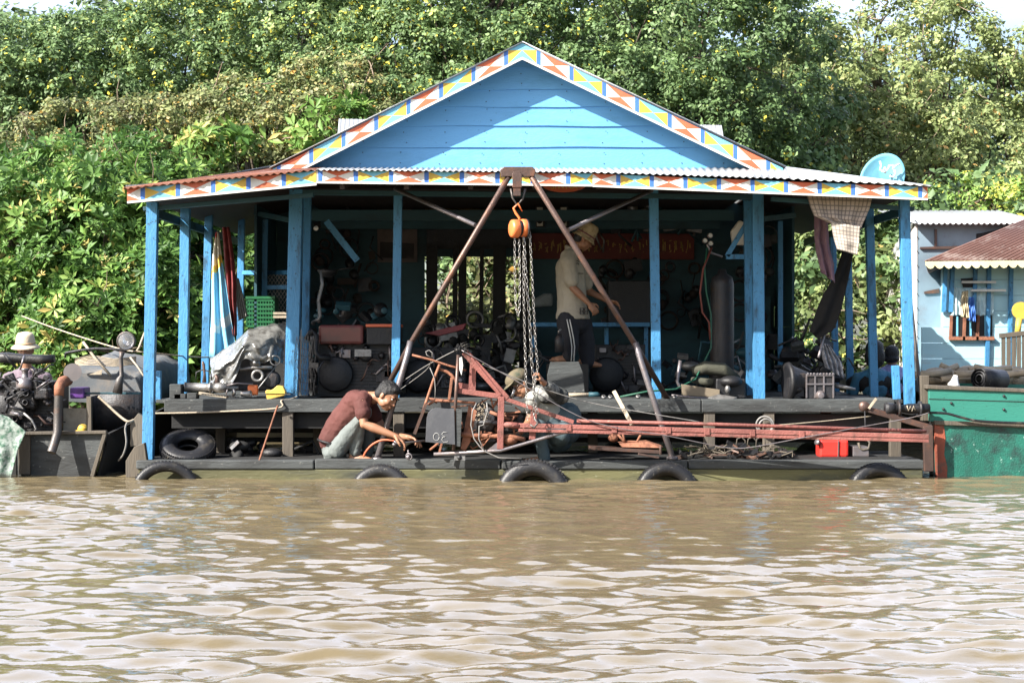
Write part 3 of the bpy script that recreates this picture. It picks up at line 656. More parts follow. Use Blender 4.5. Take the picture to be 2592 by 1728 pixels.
# ---- pipe hoist
h = thing('pipe_hoist', W(1310, 1165, -.3), 'rusty steel pipe A frame hoist standing before the veranda, spreading from a top plate', 'hoist')
YA = -.70
a = W(1288, 455, YA); b = W(1345, 455, YA)
kl = W(1040, 868, .08); kr = W(1608, 872, .08)
fl = W(962, 1012, .38); fr_ = W(1692, 1014, .38)
for (top, kn, ft, lw, s) in ((a, kl, fl, W(955, 1160, -.30), -1), (b, kr, fr_, W(1702, 1158, -.33), 1)):
    m = MB(); m.tube([top+Vector((0, 0, .03)), kn, ft], .028, 12); m.build('leg', M['pipe'], h)
    m = MB(); m.tube([kn+Vector((0, -.06, .02)), kn.lerp(lw, .12)+Vector((0, -.02, 0)), lw], .030, 12); m.lathe([(0, 0), (.055, 0), (.055, .03), (.03, .035)], lw-Vector((0, 0, .02)), (0, 0, 1), 12); m.build('lower_leg', M['galv'], h)
m = MB(); m.plate([(1266,430),(1276,422),(1348,422),(1356,430),(1353,447),(1268,447)], YA-.03, .07); m.build('top_plate', M['pipe'], h, .006)
m = MB(); c = W(1309, 470, YA); m.box(c.x-.035, c.x+.035, YA-.035, YA+.035, W(0, 497, YA).z, W(0, 436, YA).z)
m.box(c.x-.045, c.x+.045, YA-.045, YA-.036, W(0, 476, YA).z, W(0, 440, YA).z); m.build('hanger_block', M['pipe'], h, .005)
m = MB(); m.tube([W(1293, 478, YA), W(1297, 500, YA), W(1309, 521, YA), W(1323, 504, YA), W(1330, 478, YA)], .010, 8); m.build('shackle', M['steel'], h)
for p, q, n in ((W(1203, 570, -.40), W(1000, 478, .5), 0), (W(1440, 582, -.40), W(1650, 482, .5), 1)):
    m = MB(); m.tube([p, q], .022, 12); m.build('brace_pipe', M['galv'], h)
# ---- chain hoist
h = thing('chain_hoist', W(1310, 610, YA), 'orange chain block hanging from the hoist plate with its long steel chains', 'chain hoist')
m = MB(); cz = W(1305, 580, YA)
m.lathe([(0,-0.0037),(0.0629,-0.0037),(0.08288,0.0074),(0.08732,0.0222),(0.08732,0.0666),(0.074,0.0814),(0,0.08288)], cz+Vector((-.045, -.07, 0)), Vector((.94, .34, 0)), 26); m.build('drum_cover', M['orange'], h)
m = MB(); m.lathe([(0,0),(0.074,0),(0.0851,0.0148),(0.0851,0.0518),(0.0666,0.074),(0,0.0777)], cz+Vector((.045, -.03, .008)), Vector((.94, .34, 0)), 26); m.build('gear_cover', M['orange'], h)
m = MB(); m.lathe([(0,0),(0.074,0),(0.074,0.0333),(0,0.0333)], cz+Vector((.02, -.05, .006)), Vector((.94, .34, 0)), 22); m.lathe([(0.09028,0),(0.0962,0.00222),(0.0962,0.01628),(0.09028,0.0185)], cz+Vector((.09, -.01, 0)), Vector((.94,.34,0)), 22); m.build('chain_wheel', M['black'], h)
m = MB(); m.tube([W(1322,535,YA),W(1311,516,YA),W(1300,527,YA),W(1306,540,YA),W(1315,552,YA),W(1313,566,YA)], [.006,.012,.012,.013,.012,.011], 9); m.build('hook', M['orange'], h)
def chain(pts, pitch, wire, mat, parent, name='chain', wdt=.62):
    m = MB(); pts = [Vector(p) for p in pts]; seg = []; tot = 0
    for i in range(len(pts)-1): l = (pts[i+1]-pts[i]).length; seg.append((tot, l, pts[i], pts[i+1])); tot += l
    n = int(tot/pitch)
    for k in range(n+1):
        s = min(k*pitch, tot-1e-4)
        for t0, l, p, q in seg:
            if t0 <= s <= t0+l+1e-6: break
        c = p.lerp(q, (s-t0)/max(l, 1e-6)); d = (q-p).normalized()
        u = d.cross(Vector((0, 1, 0))).normalized(); v = d.cross(u)
        sd = (u*math.cos(.5)+v*math.sin(.5)) if k % 2 else (v*math.cos(.5)-u*math.sin(.5))
        L_ = pitch*.62; Wd = pitch*wdt*.5
        ring = [c+d*(L_*math.cos(t))*1.0+sd*(Wd*math.sin(t)) for t in [2*math.pi*j/10 for j in range(10)]]
        m.tube(ring, wire, 5, closed=True)
    return m.build(name, M[mat], parent)
Yc = YA-.05
chain([W(1303,605,Yc),W(1303,700,Yc),W(1306,780,Yc),W(1312,798,Yc),W(1315,786,Yc),W(1316,700,Yc),W(1314,608,Yc)], .034, .0029, 'chain', h, 'hand_chain_loop')
chain([W(1326,605,Yc),W(1331,690,Yc),W(1340,800,Yc),W(1347,930,Yc),W(1352,975,Yc),W(1352,1060,Yc)], .044, .0040, 'chain', h, 'load_chain')
chain([W(1341,590,Yc),W(1347,700,Yc),W(1355,860,Yc),W(1361,930,Yc),W(1350,985,Yc),W(1356,1020,Yc),W(1361,1046,Yc)], .036, .0029, 'chain', h, 'hand_chain')
chain([W(1325,640,Yc-.03),W(1326,760,Yc-.03),W(1329,880,Yc-.03),W(1331,960,Yc-.03),W(1335,1060,Yc-.03)], .036, .0029, 'chain', h, 'hand_chain')
m = MB(); m.tube([W(1352,1058,Yc),W(1362,1070,Yc),W(1352,1082,Yc),W(1342,1074,Yc)], .012, 8); m.build('hook', M['steel'], h)

# ---- red shaft frame
Yf = -.60
f = thing('shaft_assembly', W(1400, 1165, Yf), 'faded red welded shaft frame hanging from the chains with a very long rudder beam', 'boat engine frame')
def fbar(name, p, q, wpx, Y0=Yf, Y1=None, mat='redframe', th=.05, par=None):
    Y1 = Y0 if Y1 is None else Y1; m = MB(); m.bar(W(*p, Y0), W(*q, Y1), S(wpx, Y0), th, up=(0, 1, 0)); return m.build(name, M[mat], par or f, .004)
def ftube(name, pts, rpx, Y0=Yf, mat='redframe', par=None, seg=10):
    m = MB(); m.tube([W(x, y, Y0 if len(z) == 0 else z[0]) for x, y, *z in pts], S(rpx, Y0), seg); return m.build(name, M[mat], par or f)
fbar('frame_bar', (1176, 890), (1283, 1010), 19)
fbar('frame_bar', (1193, 905), (1268, 1000), 6, Yf-.03, mat='redframe', th=.02)
m = MB(); m.plate([(1190,915),(1205,920),(1204,990),(1168,990),(1160,985),(1156,975),(1162,968),(1186,972)], Yf+.005, .03); m.build('gusset_plate', M['redframe'], f, .003)
fbar('frame_bar', (1154, 988), (1269, 1003), 13, Yf-.008)
fbar('frame_upright', (1269, 1003), (1266, 1136), 16, Yf-.01)
fbar('frame_bar', (1281, 1010), (1452, 1068), 10, Yf+.004)
fbar('frame_upright', (1352, 1034), (1347, 1112), 16, Yf+.02, th=.04)
ftube('frame_tube', [(1098,1149),(1267,1140),(1330,1122),(1421,1095),(1452,1090)], 4.5, Yf-.02, 'galv')
ftube('frame_tube', [(1160,898),(1154,1000),(1148,1139)], 4.6, Yf-.05, 'pipe')
m = MB(); m.plate([(1230,1141),(1260,1118),(1262,1146)], Yf-.015, .012); m.build('gusset_plate', M['galv'], f)
ftube('shaft_tube', [(1272,1074),(1316,1077)], 8, Yf-.005)
m = MB(); m.bar(W(1313,1076,Yf), W(2350,1104,Yf-.25), .042, .06, up=(0,1,0)); m.build('rudder_beam', M['redframe'], f, .004)
m = MB(); m.bar(W(1313,1088,Yf), W(2350,1115,Yf-.25), .030, .055, up=(0,1,0)); m.build('rudder_beam', M['redframe'], f, .004)
m = MB(); m.tube([W(1460,1065,Yf-.01), W(1800,1073,Yf-.09), W(2345,1091,Yf-.26)], .017, 12); m.build('shaft_tube', M['redframe'], f)
for px, py in ((1440,1082),(1555,1086),(1692,1089),(1790,1092),(1905,1095),(2030,1099)):
    m = MB(); c = W(px, py, Yf-.25*(px-1313)/1037-.035); m.obox(c, (.05, .012, .065)); m.build('weld_plate', M['redframe'], f, .003)
# rusty steering head
ftube('handle_bar', [(1043,898),(1090,910),(1135,925),(1180,937)], 2.8, Yf-.02, 'rust')
ftube('steering_column', [(1113,922),(1096,965),(1076,1025),(1050,1098)], 3.6, Yf-.02, 'rust')
m = MB(); m.bar(W(1079,1020,Yf-.03), W(1049,1098,Yf-.03), .028, .03, up=(0,1,0)); m.build('steering_arm', M['pipe'], f)
ftube('curved_bracket', [(1108,934),(1120,936),(1132,941),(1143,949),(1152,960),(1157,972),(1159,984)], 4, Yf+.01, 'rust')
fbar('bracket_bar', (1144, 955), (1137, 1012), 7, Yf+.01, mat='rust', th=.03)
ftube('cross_tube', [(1084,1024),(1100,1014),(1150,1015),(1204,1020)], 3.6, Yf+.02, 'rust')
m = MB(); m.plate([(1186,1026),(1208,1040),(1200,1070),(1190,1120),(1178,1140),(1166,1136),(1176,1080)], Yf+.03, .03); m.build('rust_plate', M['rust'], f, .004)
ftube('axle_tube', [(1168,1098),(1200,1102),(1290,1104),(1330,1112)], 6, Yf+.02, 'rust')
ftube('output_shaft', [(1205,1070),(1235,1068),(1272,1072)], 6, Yf+.0, 'iron')
m = MB(); c = W(1215, 1060, Yf+.10)
m.lathe([(.0,0),(.06,0),(.155,.01),(.16,.03),(.16,.05),(.10,.06),(0,.06)], c, (.55, .8, 0), 26); m.build('flywheel', M['iron'], f)
m = MB(); r_ = random.Random(2)
for k in range(60):
    p = W(1205+r_.uniform(0, 26), 1022+r_.uniform(0, 46), Yf+.02+r_.uniform(-.02, .03)); m.tube([p, p+Vector((r_.uniform(-.03,.03), r_.uniform(-.02,.0), r_.uniform(-.03,.03)))], .003, 4)
m.build('tangled_straw', M['rope'], f)
m = MB(); m.ell(W(1290,1112,Yf+.05), (.08,.06,.05)); m.tube([W(1240,1042,Yf+.03), W(1290,1062,Yf+.02)], .016, 8); m.tube([W(1246,1064,Yf+.1),W(1262,1100,Yf+.1)], .02, 8); m.build('bearing_housing', M['rust'], f)
for k, (x0, y0, x1, y1) in enumerate(((1180,1100,1230,1118),(1216,1090,1222,1138),(1300,1085,1304,1108),(1118,1120,1112,1145))):
    m = MB(); m.bar(W(x0,y0,Yf+.06), W(x1,y1,Yf+.06), .02, .02, up=(0,1,0)); m.build('rust_stay', M['rust'], f)
ftube('control_hose', [(1206,1020),(1196,1040),(1192,1075),(1200,1110),(1215,1130),(1228,1142),(1262,1158),(1320,1160)], 1.7, Yf-.06, 'cable', seg=6)
ftube('control_hose', [(1232,1018),(1234,1040),(1224,1075),(1213,1078),(1212,1110),(1226,1140)], 1.7, Yf-.06, 'cable', seg=6)
ftube('control_cable', [(1092,905),(1080,898),(1078,890),(1086,886),(1094,892),(1094,905)], 1.2, Yf-.03, 'cable', seg=6)
ftube('control_cable', [(1088,930),(1100,958),(1102,985),(1101,1010)], 1.2, Yf-.04, 'cable', seg=6)
m = MB(); r_ = random.Random(4)
for k in range(34):
    p = W(1164+r_.uniform(-3, 10), 880+r_.uniform(-6, 8), Yf-.04); q = p+Vector((r_.uniform(-.06,.09), r_.uniform(-.03,.03), r_.uniform(-.06,.05))); m.tube([p, p.lerp(q,.5)+Vector((0,0,.012)), q], .0035, 4)
m.ell(W(1166,884,Yf-.02), .022)
m.build('frayed_rope_knot', M['rubber'], f)
m = MB(); m.plate([(1163,905),(1169,903),(1172,925),(1168,950),(1163,935)], Yf-.08, .006); m.build('white_rag', M['white'], f)
m = MB(); m.box(W(1150,0,Yf).x, W(1178,0,Yf).x, Yf-.07, Yf+.0, W(0,1163,Yf).z, W(0,1153,Yf).z); m.lathe([(0,0),(.022,0),(.022,.075),(0,.075)], W(1163,1158,Yf-.075)+Vector((0,0,0)), (0,1,0), 14, 1); m.build('clamp_foot', [M['alu'], M['black']], f)
m = MB(); m.torus(W(1035,1155,-.5), .030, .007, (.3,1,.2), 16, 6); m.torus(W(1038,1157,-.5), .022, .006, (-.5,1,0), 16, 6); m.ell(W(1033,1156,-.5), (.02,.015,.02)); m.tube([W(1033,1138,-.5),W(1034,1150,-.5)], .008, 6)
tag(m.build('shackle_bolt', M['galv']), 'small coiled steel shackle under the squatting man\'s hands', 'shackle')
# grey plate 30
f = thing('metal_plate', W(1120, 1125, Yf-.08), 'dark grey metal plate chalked with a mirrored 30 beside the squatting man', 'metal plate')
m = MB(); m.plate([(1077,1118),(1080,1058),(1084,1044),(1092,1036),(1103,1032),(1150,1035),(1152,1125)], Yf-.09, .012); m.build('sheet', M['grey'], f, .002)
m = MB(); m.plate([(1154,1034),(1170,1036),(1165,1130),(1153,1128)], Yf-.075, .02); m.build('side_flange', M['wood'], f, .002)
m = MB(); Yp = Yf-.094
m.tube([W(1104.5+7.5*math.cos(t), 1105+9.5*math.sin(t), Yp) for t in [k*2*math.pi/14 for k in range(15)]], .0022, 4)
m.tube([W(x, y, Yp) for x, y in ((1132,1094),(1123,1093),(1118,1098),(1123,1103),(1128,1104),(1121,1106),(1118,1112),(1123,1119),(1131,1118),(1134,1116))], .0022, 4)
m.build('chalk_number', paint('chalk', (.5,.5,.48), .9), f)

# ---- diesel engines
def box_engine(name, label, x0, x1, y0, y1, Y, seed, redtop=False, twin=False, grp=None, depth=.5, mat='black'):
    t = thing(name, W((x0+x1)/2, y1, Y+depth/2), label, 'engine', grp); r_ = random.Random(seed)
    A = W(x0, y1, Y); B = W(x1, y0, Y); w_, h_ = B.x-A.x, B.z-A.z
    m = MB(); m.box(A.x+.04*w_, B.x-.04*w_, Y+.05, Y+depth, A.z+.02, A.z+h_*.72); m.build('block', M[mat], t, .012)
    for k in range(16):
        m = MB(); cx = A.x+w_*r_.uniform(.08, .92); cz_ = A.z+h_*r_.uniform(.1, .68); s = w_*r_.uniform(.05, .13)
        k3 = r_.random()
        if k3 < .4: m.lathe([(0,0),(s*.6,0),(s*.6,.03),(s*.35,.05),(s*.3,.07),(0,.07)], (cx, Y+.05, cz_), (0,-1,0), 14)
        elif k3 < .75: m.obox((cx, Y+.03, cz_), (s*1.4, .06, s))
        else: m.ell((cx, Y+.04, cz_), (s*.7, .05, s*.5))
        m.build('fitting', M[r_.choice(('iron','iron','galv','black'))], t, .003)
    m = MB()
    for k in range(13): zz = A.z+h_*(.08+.045*k); m.box(A.x+w_*.42, B.x-.05*w_, Y+.035, Y+.055, zz, zz+h_*.014)
    for k in range(22): m.lathe([(0,0),(.009,0),(.009,.01),(0,.01)], (A.x+w_*r_.uniform(.06,.94), Y+.045, A.z+h_*r_.uniform(.06,.7)), (0,-1,0), 6)
    m.build('fins_and_bolts', M['iron'], t)
    for k in range(9):
        m = MB(); p = Vector((A.x+w_*r_.uniform(.05,.9), Y+.02, A.z+h_*r_.uniform(.2,.7))); q = p+Vector((w_*r_.uniform(-.3,.3), r_.uniform(-.03,.03), h_*r_.uniform(-.3,.2)))
        m.tube([p, p.lerp(q,.35)+Vector((0,-.05,.03)), p.lerp(q,.7)+Vector((0,-.05,-.02)), q], r_.uniform(.005,.014), 6); m.build('hose', M[r_.choice(('rubber','galv','pipe'))], t)
    m = MB(); c = Vector((A.x+w_*.25, Y+.03, A.z+h_*.3)); m.lathe([(0,0),(h_*.22,0),(h_*.24,.02),(h_*.18,.03),(h_*.18,.045),(h_*.24,.055),(h_*.22,.07),(h_*.05,.08),(0,.08)], c, (0,-1,0), 24); m.build('pulley', M['black'], t)
    m = MB(); m.box(A.x, B.x, Y, Y+depth, A.z-.0, A.z+.03); m.build('mount', M['dark'], t, .004)
    return t, A, B, w_, h_
t, A, B, w_, h_ = box_engine('diesel_engine', 'big black diesel engine with a dark red tank, between the thick and thin blue posts', 795, 1012, 815, 1003, .95, 5)
m = MB(); m.box(W(806,0,.9).x, W(920,0,.9).x, .88, 1.3, W(0,871,.9).z, W(0,822,.9).z); m.build('fuel_tank', paint('dark_red_enamel', (.16,.035,.03), .35, .4, (.03,.02,.02), .6, 6, .15, coat=.3), t, .03)
m = MB(); m.box(W(928,0,.9).x, W(1012,0,.9).x, .89, 1.3, W(0,872,.9).z, W(0,828,.9).z); m.build('radiator_box', M['black'], t, .01)
m = MB(); m.box(W(926,0,.9).x, W(1014,0,.9).x, .88, 1.3, W(0,828,.9).z+.002, W(0,820,.9).z); m.build('red_lid', M['red'], t, .006)
m = MB(); m.box(W(898,0,.9).x, W(940,0,.9).x, .88, .89, W(0,902,.9).z, W(0,884,.9).z); m.build('label_plate', M['alu'], t)
m = MB(); m.tube([W(776,860,.8),W(790,835,.8),W(800,850,.8),W(796,890,.8),W(808,905,.8),W(835,905,.85)], .035, 10); m.build('air_hose', M['rubber'], t)
t, A, B, w_, h_ = box_engine('diesel_engine', 'greasy engine behind the hoist leg, its red rocker cover catching light', 1020, 1185, 830, 1003, 1.4, 9)
m = MB(); m.prism([W(1075,843,1.4), W(1180,818,1.4), W(1172,834,1.4), W(1110,850,1.4)], (0,.3,0)); m.build('red_cover', paint('dull_red', (.20,.02,.025), .5), t, .005)
t, A, B, w_, h_ = box_engine('diesel_engine', 'dark engine hidden in shade behind the standing man\'s legs', 1500, 1640, 820, 1003, 1.9, 21)
# gearbox with bell housing on the right
t = thing('gearbox', W(2060, 1008, .55), 'ribbed cast gearbox with a wide black bell housing on the right deck', 'gearbox')
m = MB(); c = W(1990, 966, .62)
m.lathe([(.15,.0),(.195,.0),(.205,.03),(.17,.06),(.12,.18),(.09,.26),(0,.26)], c, (.85,.1,0), 26); m.lathe([(.165,-.001),(.0,.04)], c, (.85,.1,0), 26); m.build('bell_housing', M['black'], t)
m = MB(); m.box(W(2040,0,.55).x, W(2112,0,.55).x, .52, .85, DECK, W(0,945,.55).z); m.build('case', M['iron'], t, .01)
m = MB()
for px in (2042,2064,2086,2110): m.box(W(px,0,.5).x-.008, W(px,0,.5).x+.008, .505, .53, DECK+.01, W(0,946,.52).z)
for py in (950,972,): m.box(W(2042,0,.5).x, W(2112,0,.5).x, .503, .53, W(0,py,.5).z-.008, W(0,py,.5).z+.008)
for k in range(9): m.lathe([(0,0),(.012,0),(.012,.014),(0,.014)], W(2045+k*8, 946, .51), (0,-1,0), 8)
m.lathe([(0,0),(.05,0),(.05,.05),(.03,.08),(0,.08)], W(2075,1000,.54), (0,-1,0), 14)
m.build('ribs', M['galv'], t, .002)
m = MB(); m.box(W(2000,0,.5).x, W(2038,0,.5).x, .53, .8, DECK+.02, W(0,955,.55).z); m.box(W(2002,0,.5).x, W(2040,0,.5).x, .51, .7, W(0,957,.55).z, W(0,944,.5).z); m.ell(W(2020,985,.52),(.05,.04,.03)); m.build('front_case', M['iron'], t, .01)
m = MB(); m.tube([W(2112,975,.6),W(2165,985,.6)], [.03,.012], 10); m.build('shaft', M['alu'], t)
# dark block & plate to its left
t = thing('engine_parts', W(1800, 1010, .6), 'heap of greasy engine castings and a tan plate at the foot of the big cylinder', 'engine parts')
m = MB(); m.prism([W(1725,972,.55),W(1822,986,.55),W(1822,1006,.55),W(1727,1000,.55)], (0,.05,0)); m.build('tan_plate', paint('tan_plate', (.20,.16,.11), .7), t, .004)
m = MB(); m.box(W(1812,0,.6).x, W(1888,0,.6).x, .6, .9, DECK, W(0,958,.6).z); m.ell(W(1850,965,.6),(.12,.1,.06)); m.build('casting', M['black'], t, .015)
m = MB(); m.prism([W(1792,1008,.45),W(1820,1000,.5),W(1866,1008,.45),W(1850,1014,.4)], (0,0,.012)); m.ell(W(1842,985,.55),(.03,.03,.045)); m.build('bright_scrap', M['alu'], t)
m = MB(); m.tube([W(1722,912,.7),W(1714,965,.7),W(1720,978,.7),W(1735,985,.7)], .018, 8); m.tube([W(1700,1000,.5),W(1760,1006,.5),W(1800,1008,.5)], .012, 8); m.build('bent_pipe', M['galv'], t)
m = MB(); m.tube([W(1752,940,.9),W(1785,930,.9),W(1830,935,.9),W(1868,960,.9)], [.05,.07,.07,.04], 12); m.tube([W(1748,960,.85),W(1790,968,.85),W(1830,965,.85)], [.03,.045,.03], 10)
tag(m.build('rolled_tarp', paint('olive_cloth', (.07,.07,.05), .9, .4, (.02,.02,.02), .5, 8, .5)), 'dull olive rolled canvas lying behind the engine castings', 'tarpaulin')
# big cylinder + regulator
t = thing('gas_cylinder', W(1828, 965, 1.2), 'tall dark gas cylinder standing beside the thick right post', 'gas cylinder')
m = MB(); m.lathe([(0,0),(.12,0),(.125,.02),(.125,1.20),(.11,1.27),(.05,1.31),(.04,1.36),(0,1.36)], (W(1828,0,1.2).x, 1.2, DECK), (0,0,1), 26); m.build('shell', M['iron'], t)
m = MB(); m.tube([W(1828,650,1.2),W(1800,640,1.15),W(1790,618,1.1)], .014, 8); m.build('valve', M['galv'], t)
for px, py in ((1796,597),(1783,610),(1797,617)):
    m = MB(); m.lathe([(0,0),(.027,0),(.03,.01),(.03,.03),(.024,.034)], W(px,py,1.1), (.2,-1,.1), 16); m.lathe([(0,.024),(.024,.025)], W(px,py,1.1), (.2,-1,.1), 16, 1); m.build('gauge', [M['galv'], M['white']], t)
m = MB(); m.tube([W(1802,626,1.05),W(1780,680,1.0),W(1772,740,1.0),W(1778,790,1.0),W(1795,815,1.0),W(1798,860,1.0)], .011, 7); m.build('hose', paint('red_hose', (.16,.035,.025), .6), t)
m = MB(); m.tube([W(1790,626,1.04),W(1783,680,1.02),W(1788,740,1.02),W(1800,795,1.0),W(1800,880,1.0),W(1760,960,.8),W(1710,985,.5),W(1640,990,.45),W(1570,1004,.42)], .010, 7); m.build('hose', paint('green_hose', (.015,.10,.06), .6), t)

# ---- items on left deck
t = thing('pump_fitting', W(505, 995, .5), 'grey cast pipe fitting with a U bolt lying on wooden blocks, left end of deck', 'pipe fitting')
m = MB(); m.lathe([(0,0),(.052,0),(.052,.012),(.043,.016),(.045,.12),(.04,.25),(.052,.255),(.052,.275),(.03,.28),(.05,.33),(.055,.37),(.045,.42),(.02,.43),(.02,.55),(0,.55)], W(468,979,.5), (1,-.05,-.02), 20); m.build('pump_body', M['alu'], t)
m = MB(); m.tube([W(496,962,.5),W(497,942,.5),W(512,936,.5),W(533,940,.5),W(536,962,.5)], .007, 6); m.build('u_bolt', M['iron'], t)
m = MB(); m.tube([W(517,968,.5),W(518,946,.5),W(515,922,.5),W(513,914,.5)], [.022,.012,.016,.008], 8); m.tube([W(550,975,.5),W(550,956,.5),W(545,948,.5)], [.03,.022,.012], 9); m.build('valve_stem', M['pipe'], t)
for (x0,x1,y0,y1,lab) in ((430,459,977,1014,'small square grey wood block at the left end of the deck, standing tallest'),(441,471,1001,1015,'low grey wood block under the cast pipe fitting'),(474,498,999,1015,'low grey wood offcut right beside the other low block')):
    m = MB(); m.box(W(x0,0,.4).x, W(x1,0,.4).x, .38, .55, DECK+.006, W(0,y0,.4).z+.02); tag(m.build('wood_block', M['wood'], None, .006), lab, 'wood block')
m = MB(); m.prism([W(503,991,.42),W(575,1004,.40),W(574,1008,.40),W(503,998,.42)], (0,.10,0)); tag(m.build('wooden_plank', M['rope'], None, .003), 'short tan plank lying below the cast pipe fitting', 'plank')
m = MB()
for k in range(24): c = W(512+k*4, 997+k*.35, .36); m.obox(c, (.010,.02,.014))
tag(m.build('roller_chain', M['iron']), 'black roller chain draped over the short tan plank', 'chain')
t = thing('piston', W(628, 1000, .45), 'pistons and a silver sleeve with an orange red cap by the wrapped engine', 'piston set')
m = MB(); m.lathe([(0,0),(.035,0),(.038,.01),(.038,.02),(0,.02)], W(594,993,.42), (-1,-.6,0), 16); m.lathe([(.032,0),(.034,.1),(.026,.1),(.026,.0)], W(612,996,.42), (1,-.25,0), 16); m.build('sleeve', M['chain'], t)
m = MB(); m.box(W(628,0,.5).x, W(652,0,.5).x, .47, .55, W(0,1000,.5).z, W(0,974,.5).z); m.build('orange_cap', M['orange'], t, .012)
m = MB(); m.tube([W(575,975,.45),W(600,970,.45),W(640,972,.45)], .01, 6); m.tube([W(576,985,.45),W(572,998,.45)], .008, 6); m.build('rod', M['galv'], t)
# plastic wrapped engine
t = thing('wrapped_engine', W(630, 1005, .9), 'engine half covered by a grey plastic sheet on the left veranda deck', 'engine')
m = MB(); m.obox(W(640,940,1.0), (.42,.35,.40)); m.ell(W(655,880,1.0),(.10,.12,.14)); m.lathe([(0,0),(.09,0),(.09,.08),(0,.08)], W(690,960,.8),(0,-1,0),16); m.build('block', M['iron'], t, .02)
m = MB(); m.torus(W(652,951,.68), .052, .016, (.1,-1,.1), 24, 8); m.lathe([(.04,0),(.04,.1)], W(652,951,.68), (0,1,0), 20); m.build('flange_ring', M['alu'], t)
m = MB(); m.lathe([(0,.02),(.05,.02),(.055,0),(.055,.03),(0,.03)], W(647,918,.72), (0,-1,0), 20); m.lathe([(0,0),(.02,0),(.02,.06),(0,.06)], W(647,918,.70), (0,-1,0), 12); m.tube([W(585,922,.7),W(610,935,.7),W(640,930,.7),W(690,930,.7)], .02, 8); m.tube([W(640,1000,.6),W(700,925,.7)], .007, 6); m.torus(W(697,912,.7), .05, .008, (0,1,0), 18, 6); m.build('pulley', M['alu'], t)
from mathutils import noise as mn
nx, nz = 48, 26; vs = []; fs = []
topl = [(532,905),(545,900),(590,868),(625,838),(665,826),(700,822),(724,814)]
def tl(u):
    f__ = min(u*6, 5.999); i = int(f__); a_ = f__-i; return topl[i][0]*(1-a_)+topl[i+1][0]*a_, topl[i][1]*(1-a_)+topl[i+1][1]*a_
for j in range(nz+1):
    v = j/nz
    for i in range(nx+1):
        u = i/nx; x, yt = tl(u); yb = 985-70*max(0, min(1, (u-.25)/.2))+10*math.sin(u*22)
        y = yt+(yb-yt)*max(0, (v-.2)/.8); Yq = 1.25-.62*math.sin(min(1, v*1.5)*math.pi/2)*(.55+.45*math.sin(math.pi*min(1, u*.9+.1)))
        n_ = mn.noise(Vector((u*7, v*5, 1)))*.07+mn.noise(Vector((u*16, v*12, 4)))*.035
        vs.append(W(x, y, Yq+n_)+Vector((n_*.3, 0, n_*.5)))
for j in range(nz):
    for i in range(nx): a_ = j*(nx+1)+i; fs.append((a_, a_+1, a_+nx+2, a_+nx+1))
m = MB(); m.add(vs, fs, 0, True)
pm = paint('plastic_sheet', (.22,.22,.21), .15, .4, (.05,.045,.04), .8, 8, .7, edge=.47, fine=30); pm.node_tree.nodes['Principled BSDF'].inputs['Transmission Weight'].default_value = .25
m.build('plastic_cover', pm, t)
t = thing('tool_tray', W(695, 1012, .4), 'yellow plastic tool tray at the foot of the thick left post', 'tool tray')
m = MB(); m.prism([W(671,990,.4),W(676,986,.4),W(684,988,.4),W(692,984,.4),W(702,975,.4),W(716,978,.4),W(722,990,.4),W(722,1000,.4),W(676,1012,.4)], (0,.12,0)); m.build('tray', paint('yellow_plastic', (.62,.42,.08), .5, .2, (.2,.13,.05), .6, 14), t, .006)
m = MB(); m.box(W(655,0,.4).x, W(735,0,.4).x, .40, .43, W(0,999,.4).z, W(0,996,.4).z); m.build('rule_bar', M['wood'], t)
# hanging chain on post, netting
m = MB(); t = thing('hanging_chain', W(720, 960, .5), 'thin dark chain hanging down the left side of the thick blue post', 'chain'); chain([W(722,850,.5),W(720,900,.5),W(718,965,.5),W(714,1000,.5)], .02, .003, 'iron', t, 'links')
m = MB(); r_ = random.Random(8)
for i in range(7):
    for s in (-1, 1):
        x0 = 752+i*7; m.tube([W(x0+s*0,850,.46), W(x0+s*6+r_.uniform(-3,3),900,.45), W(x0-s*4+r_.uniform(-3,3),950,.46), W(x0+s*3,1000,.47)], .0025, 4, cap=False)
for i in range(8): y0 = 860+i*17; m.tube([W(750,y0,.455), W(775,y0+r_.uniform(4,10),.45), W(800,y0+r_.uniform(-4,4),.47)], .0025, 4, cap=False)
tag(m.build('fishing_net', M['black']), 'black net strands hanging over the base of the thick left post', 'net')

# ---- ropes and loose bars
def rope(name, pts, r, lab, mat='rope', cat='rope'):
    m = MB(); P_ = [W(*p) for p in pts]; Q = []
    for i in range(len(P_)-1):
        for k in range(6):
            t_ = k/6; p0 = P_[max(i-1,0)]; p1 = P_[i]; p2 = P_[i+1]; p3 = P_[min(i+2,len(P_)-1)]
            Q.append(.5*((2*p1)+(p2-p0)*t_+(2*p0-5*p1+4*p2-p3)*t_*t_+(3*p1-p0-3*p2+p3)*t_**3))
    Q.append(P_[-1]); m.tube(Q, r, 6); return tag(m.build(name, M[mat]), lab, cat)
rope('mooring_rope', [(386,1046,.24),(520,1043,.23),(700,1033,.23),(712,1014,.25),(735,1010,.38),(752,1004,.48)], .010, 'pale rope along the deck edge, tied round the thick left post')
rope('iron_rod', [(703,1030,.2),(698,1040,.1),(654,1172,-.4)], .010, 'thin rusty rod leaning from the deck edge down to the ledge', 'rust', 'rod')
rope('clothes_line', [(56,800,3.5),(154,836,2.6),(298,881,1.2),(365,891,.2),(505,904,2.2),(560,900,4)], .008, 'long pale line stretched from the bushes past the spotlight to the veranda')
rope('mooring_rope', [(249,1003,-.1),(270,1022,-.1),(300,1050,-.12),(323,1066,-.15),(340,1062,-.1)], .013, 'pale mooring rope slanting from the engine boat to the corner post')
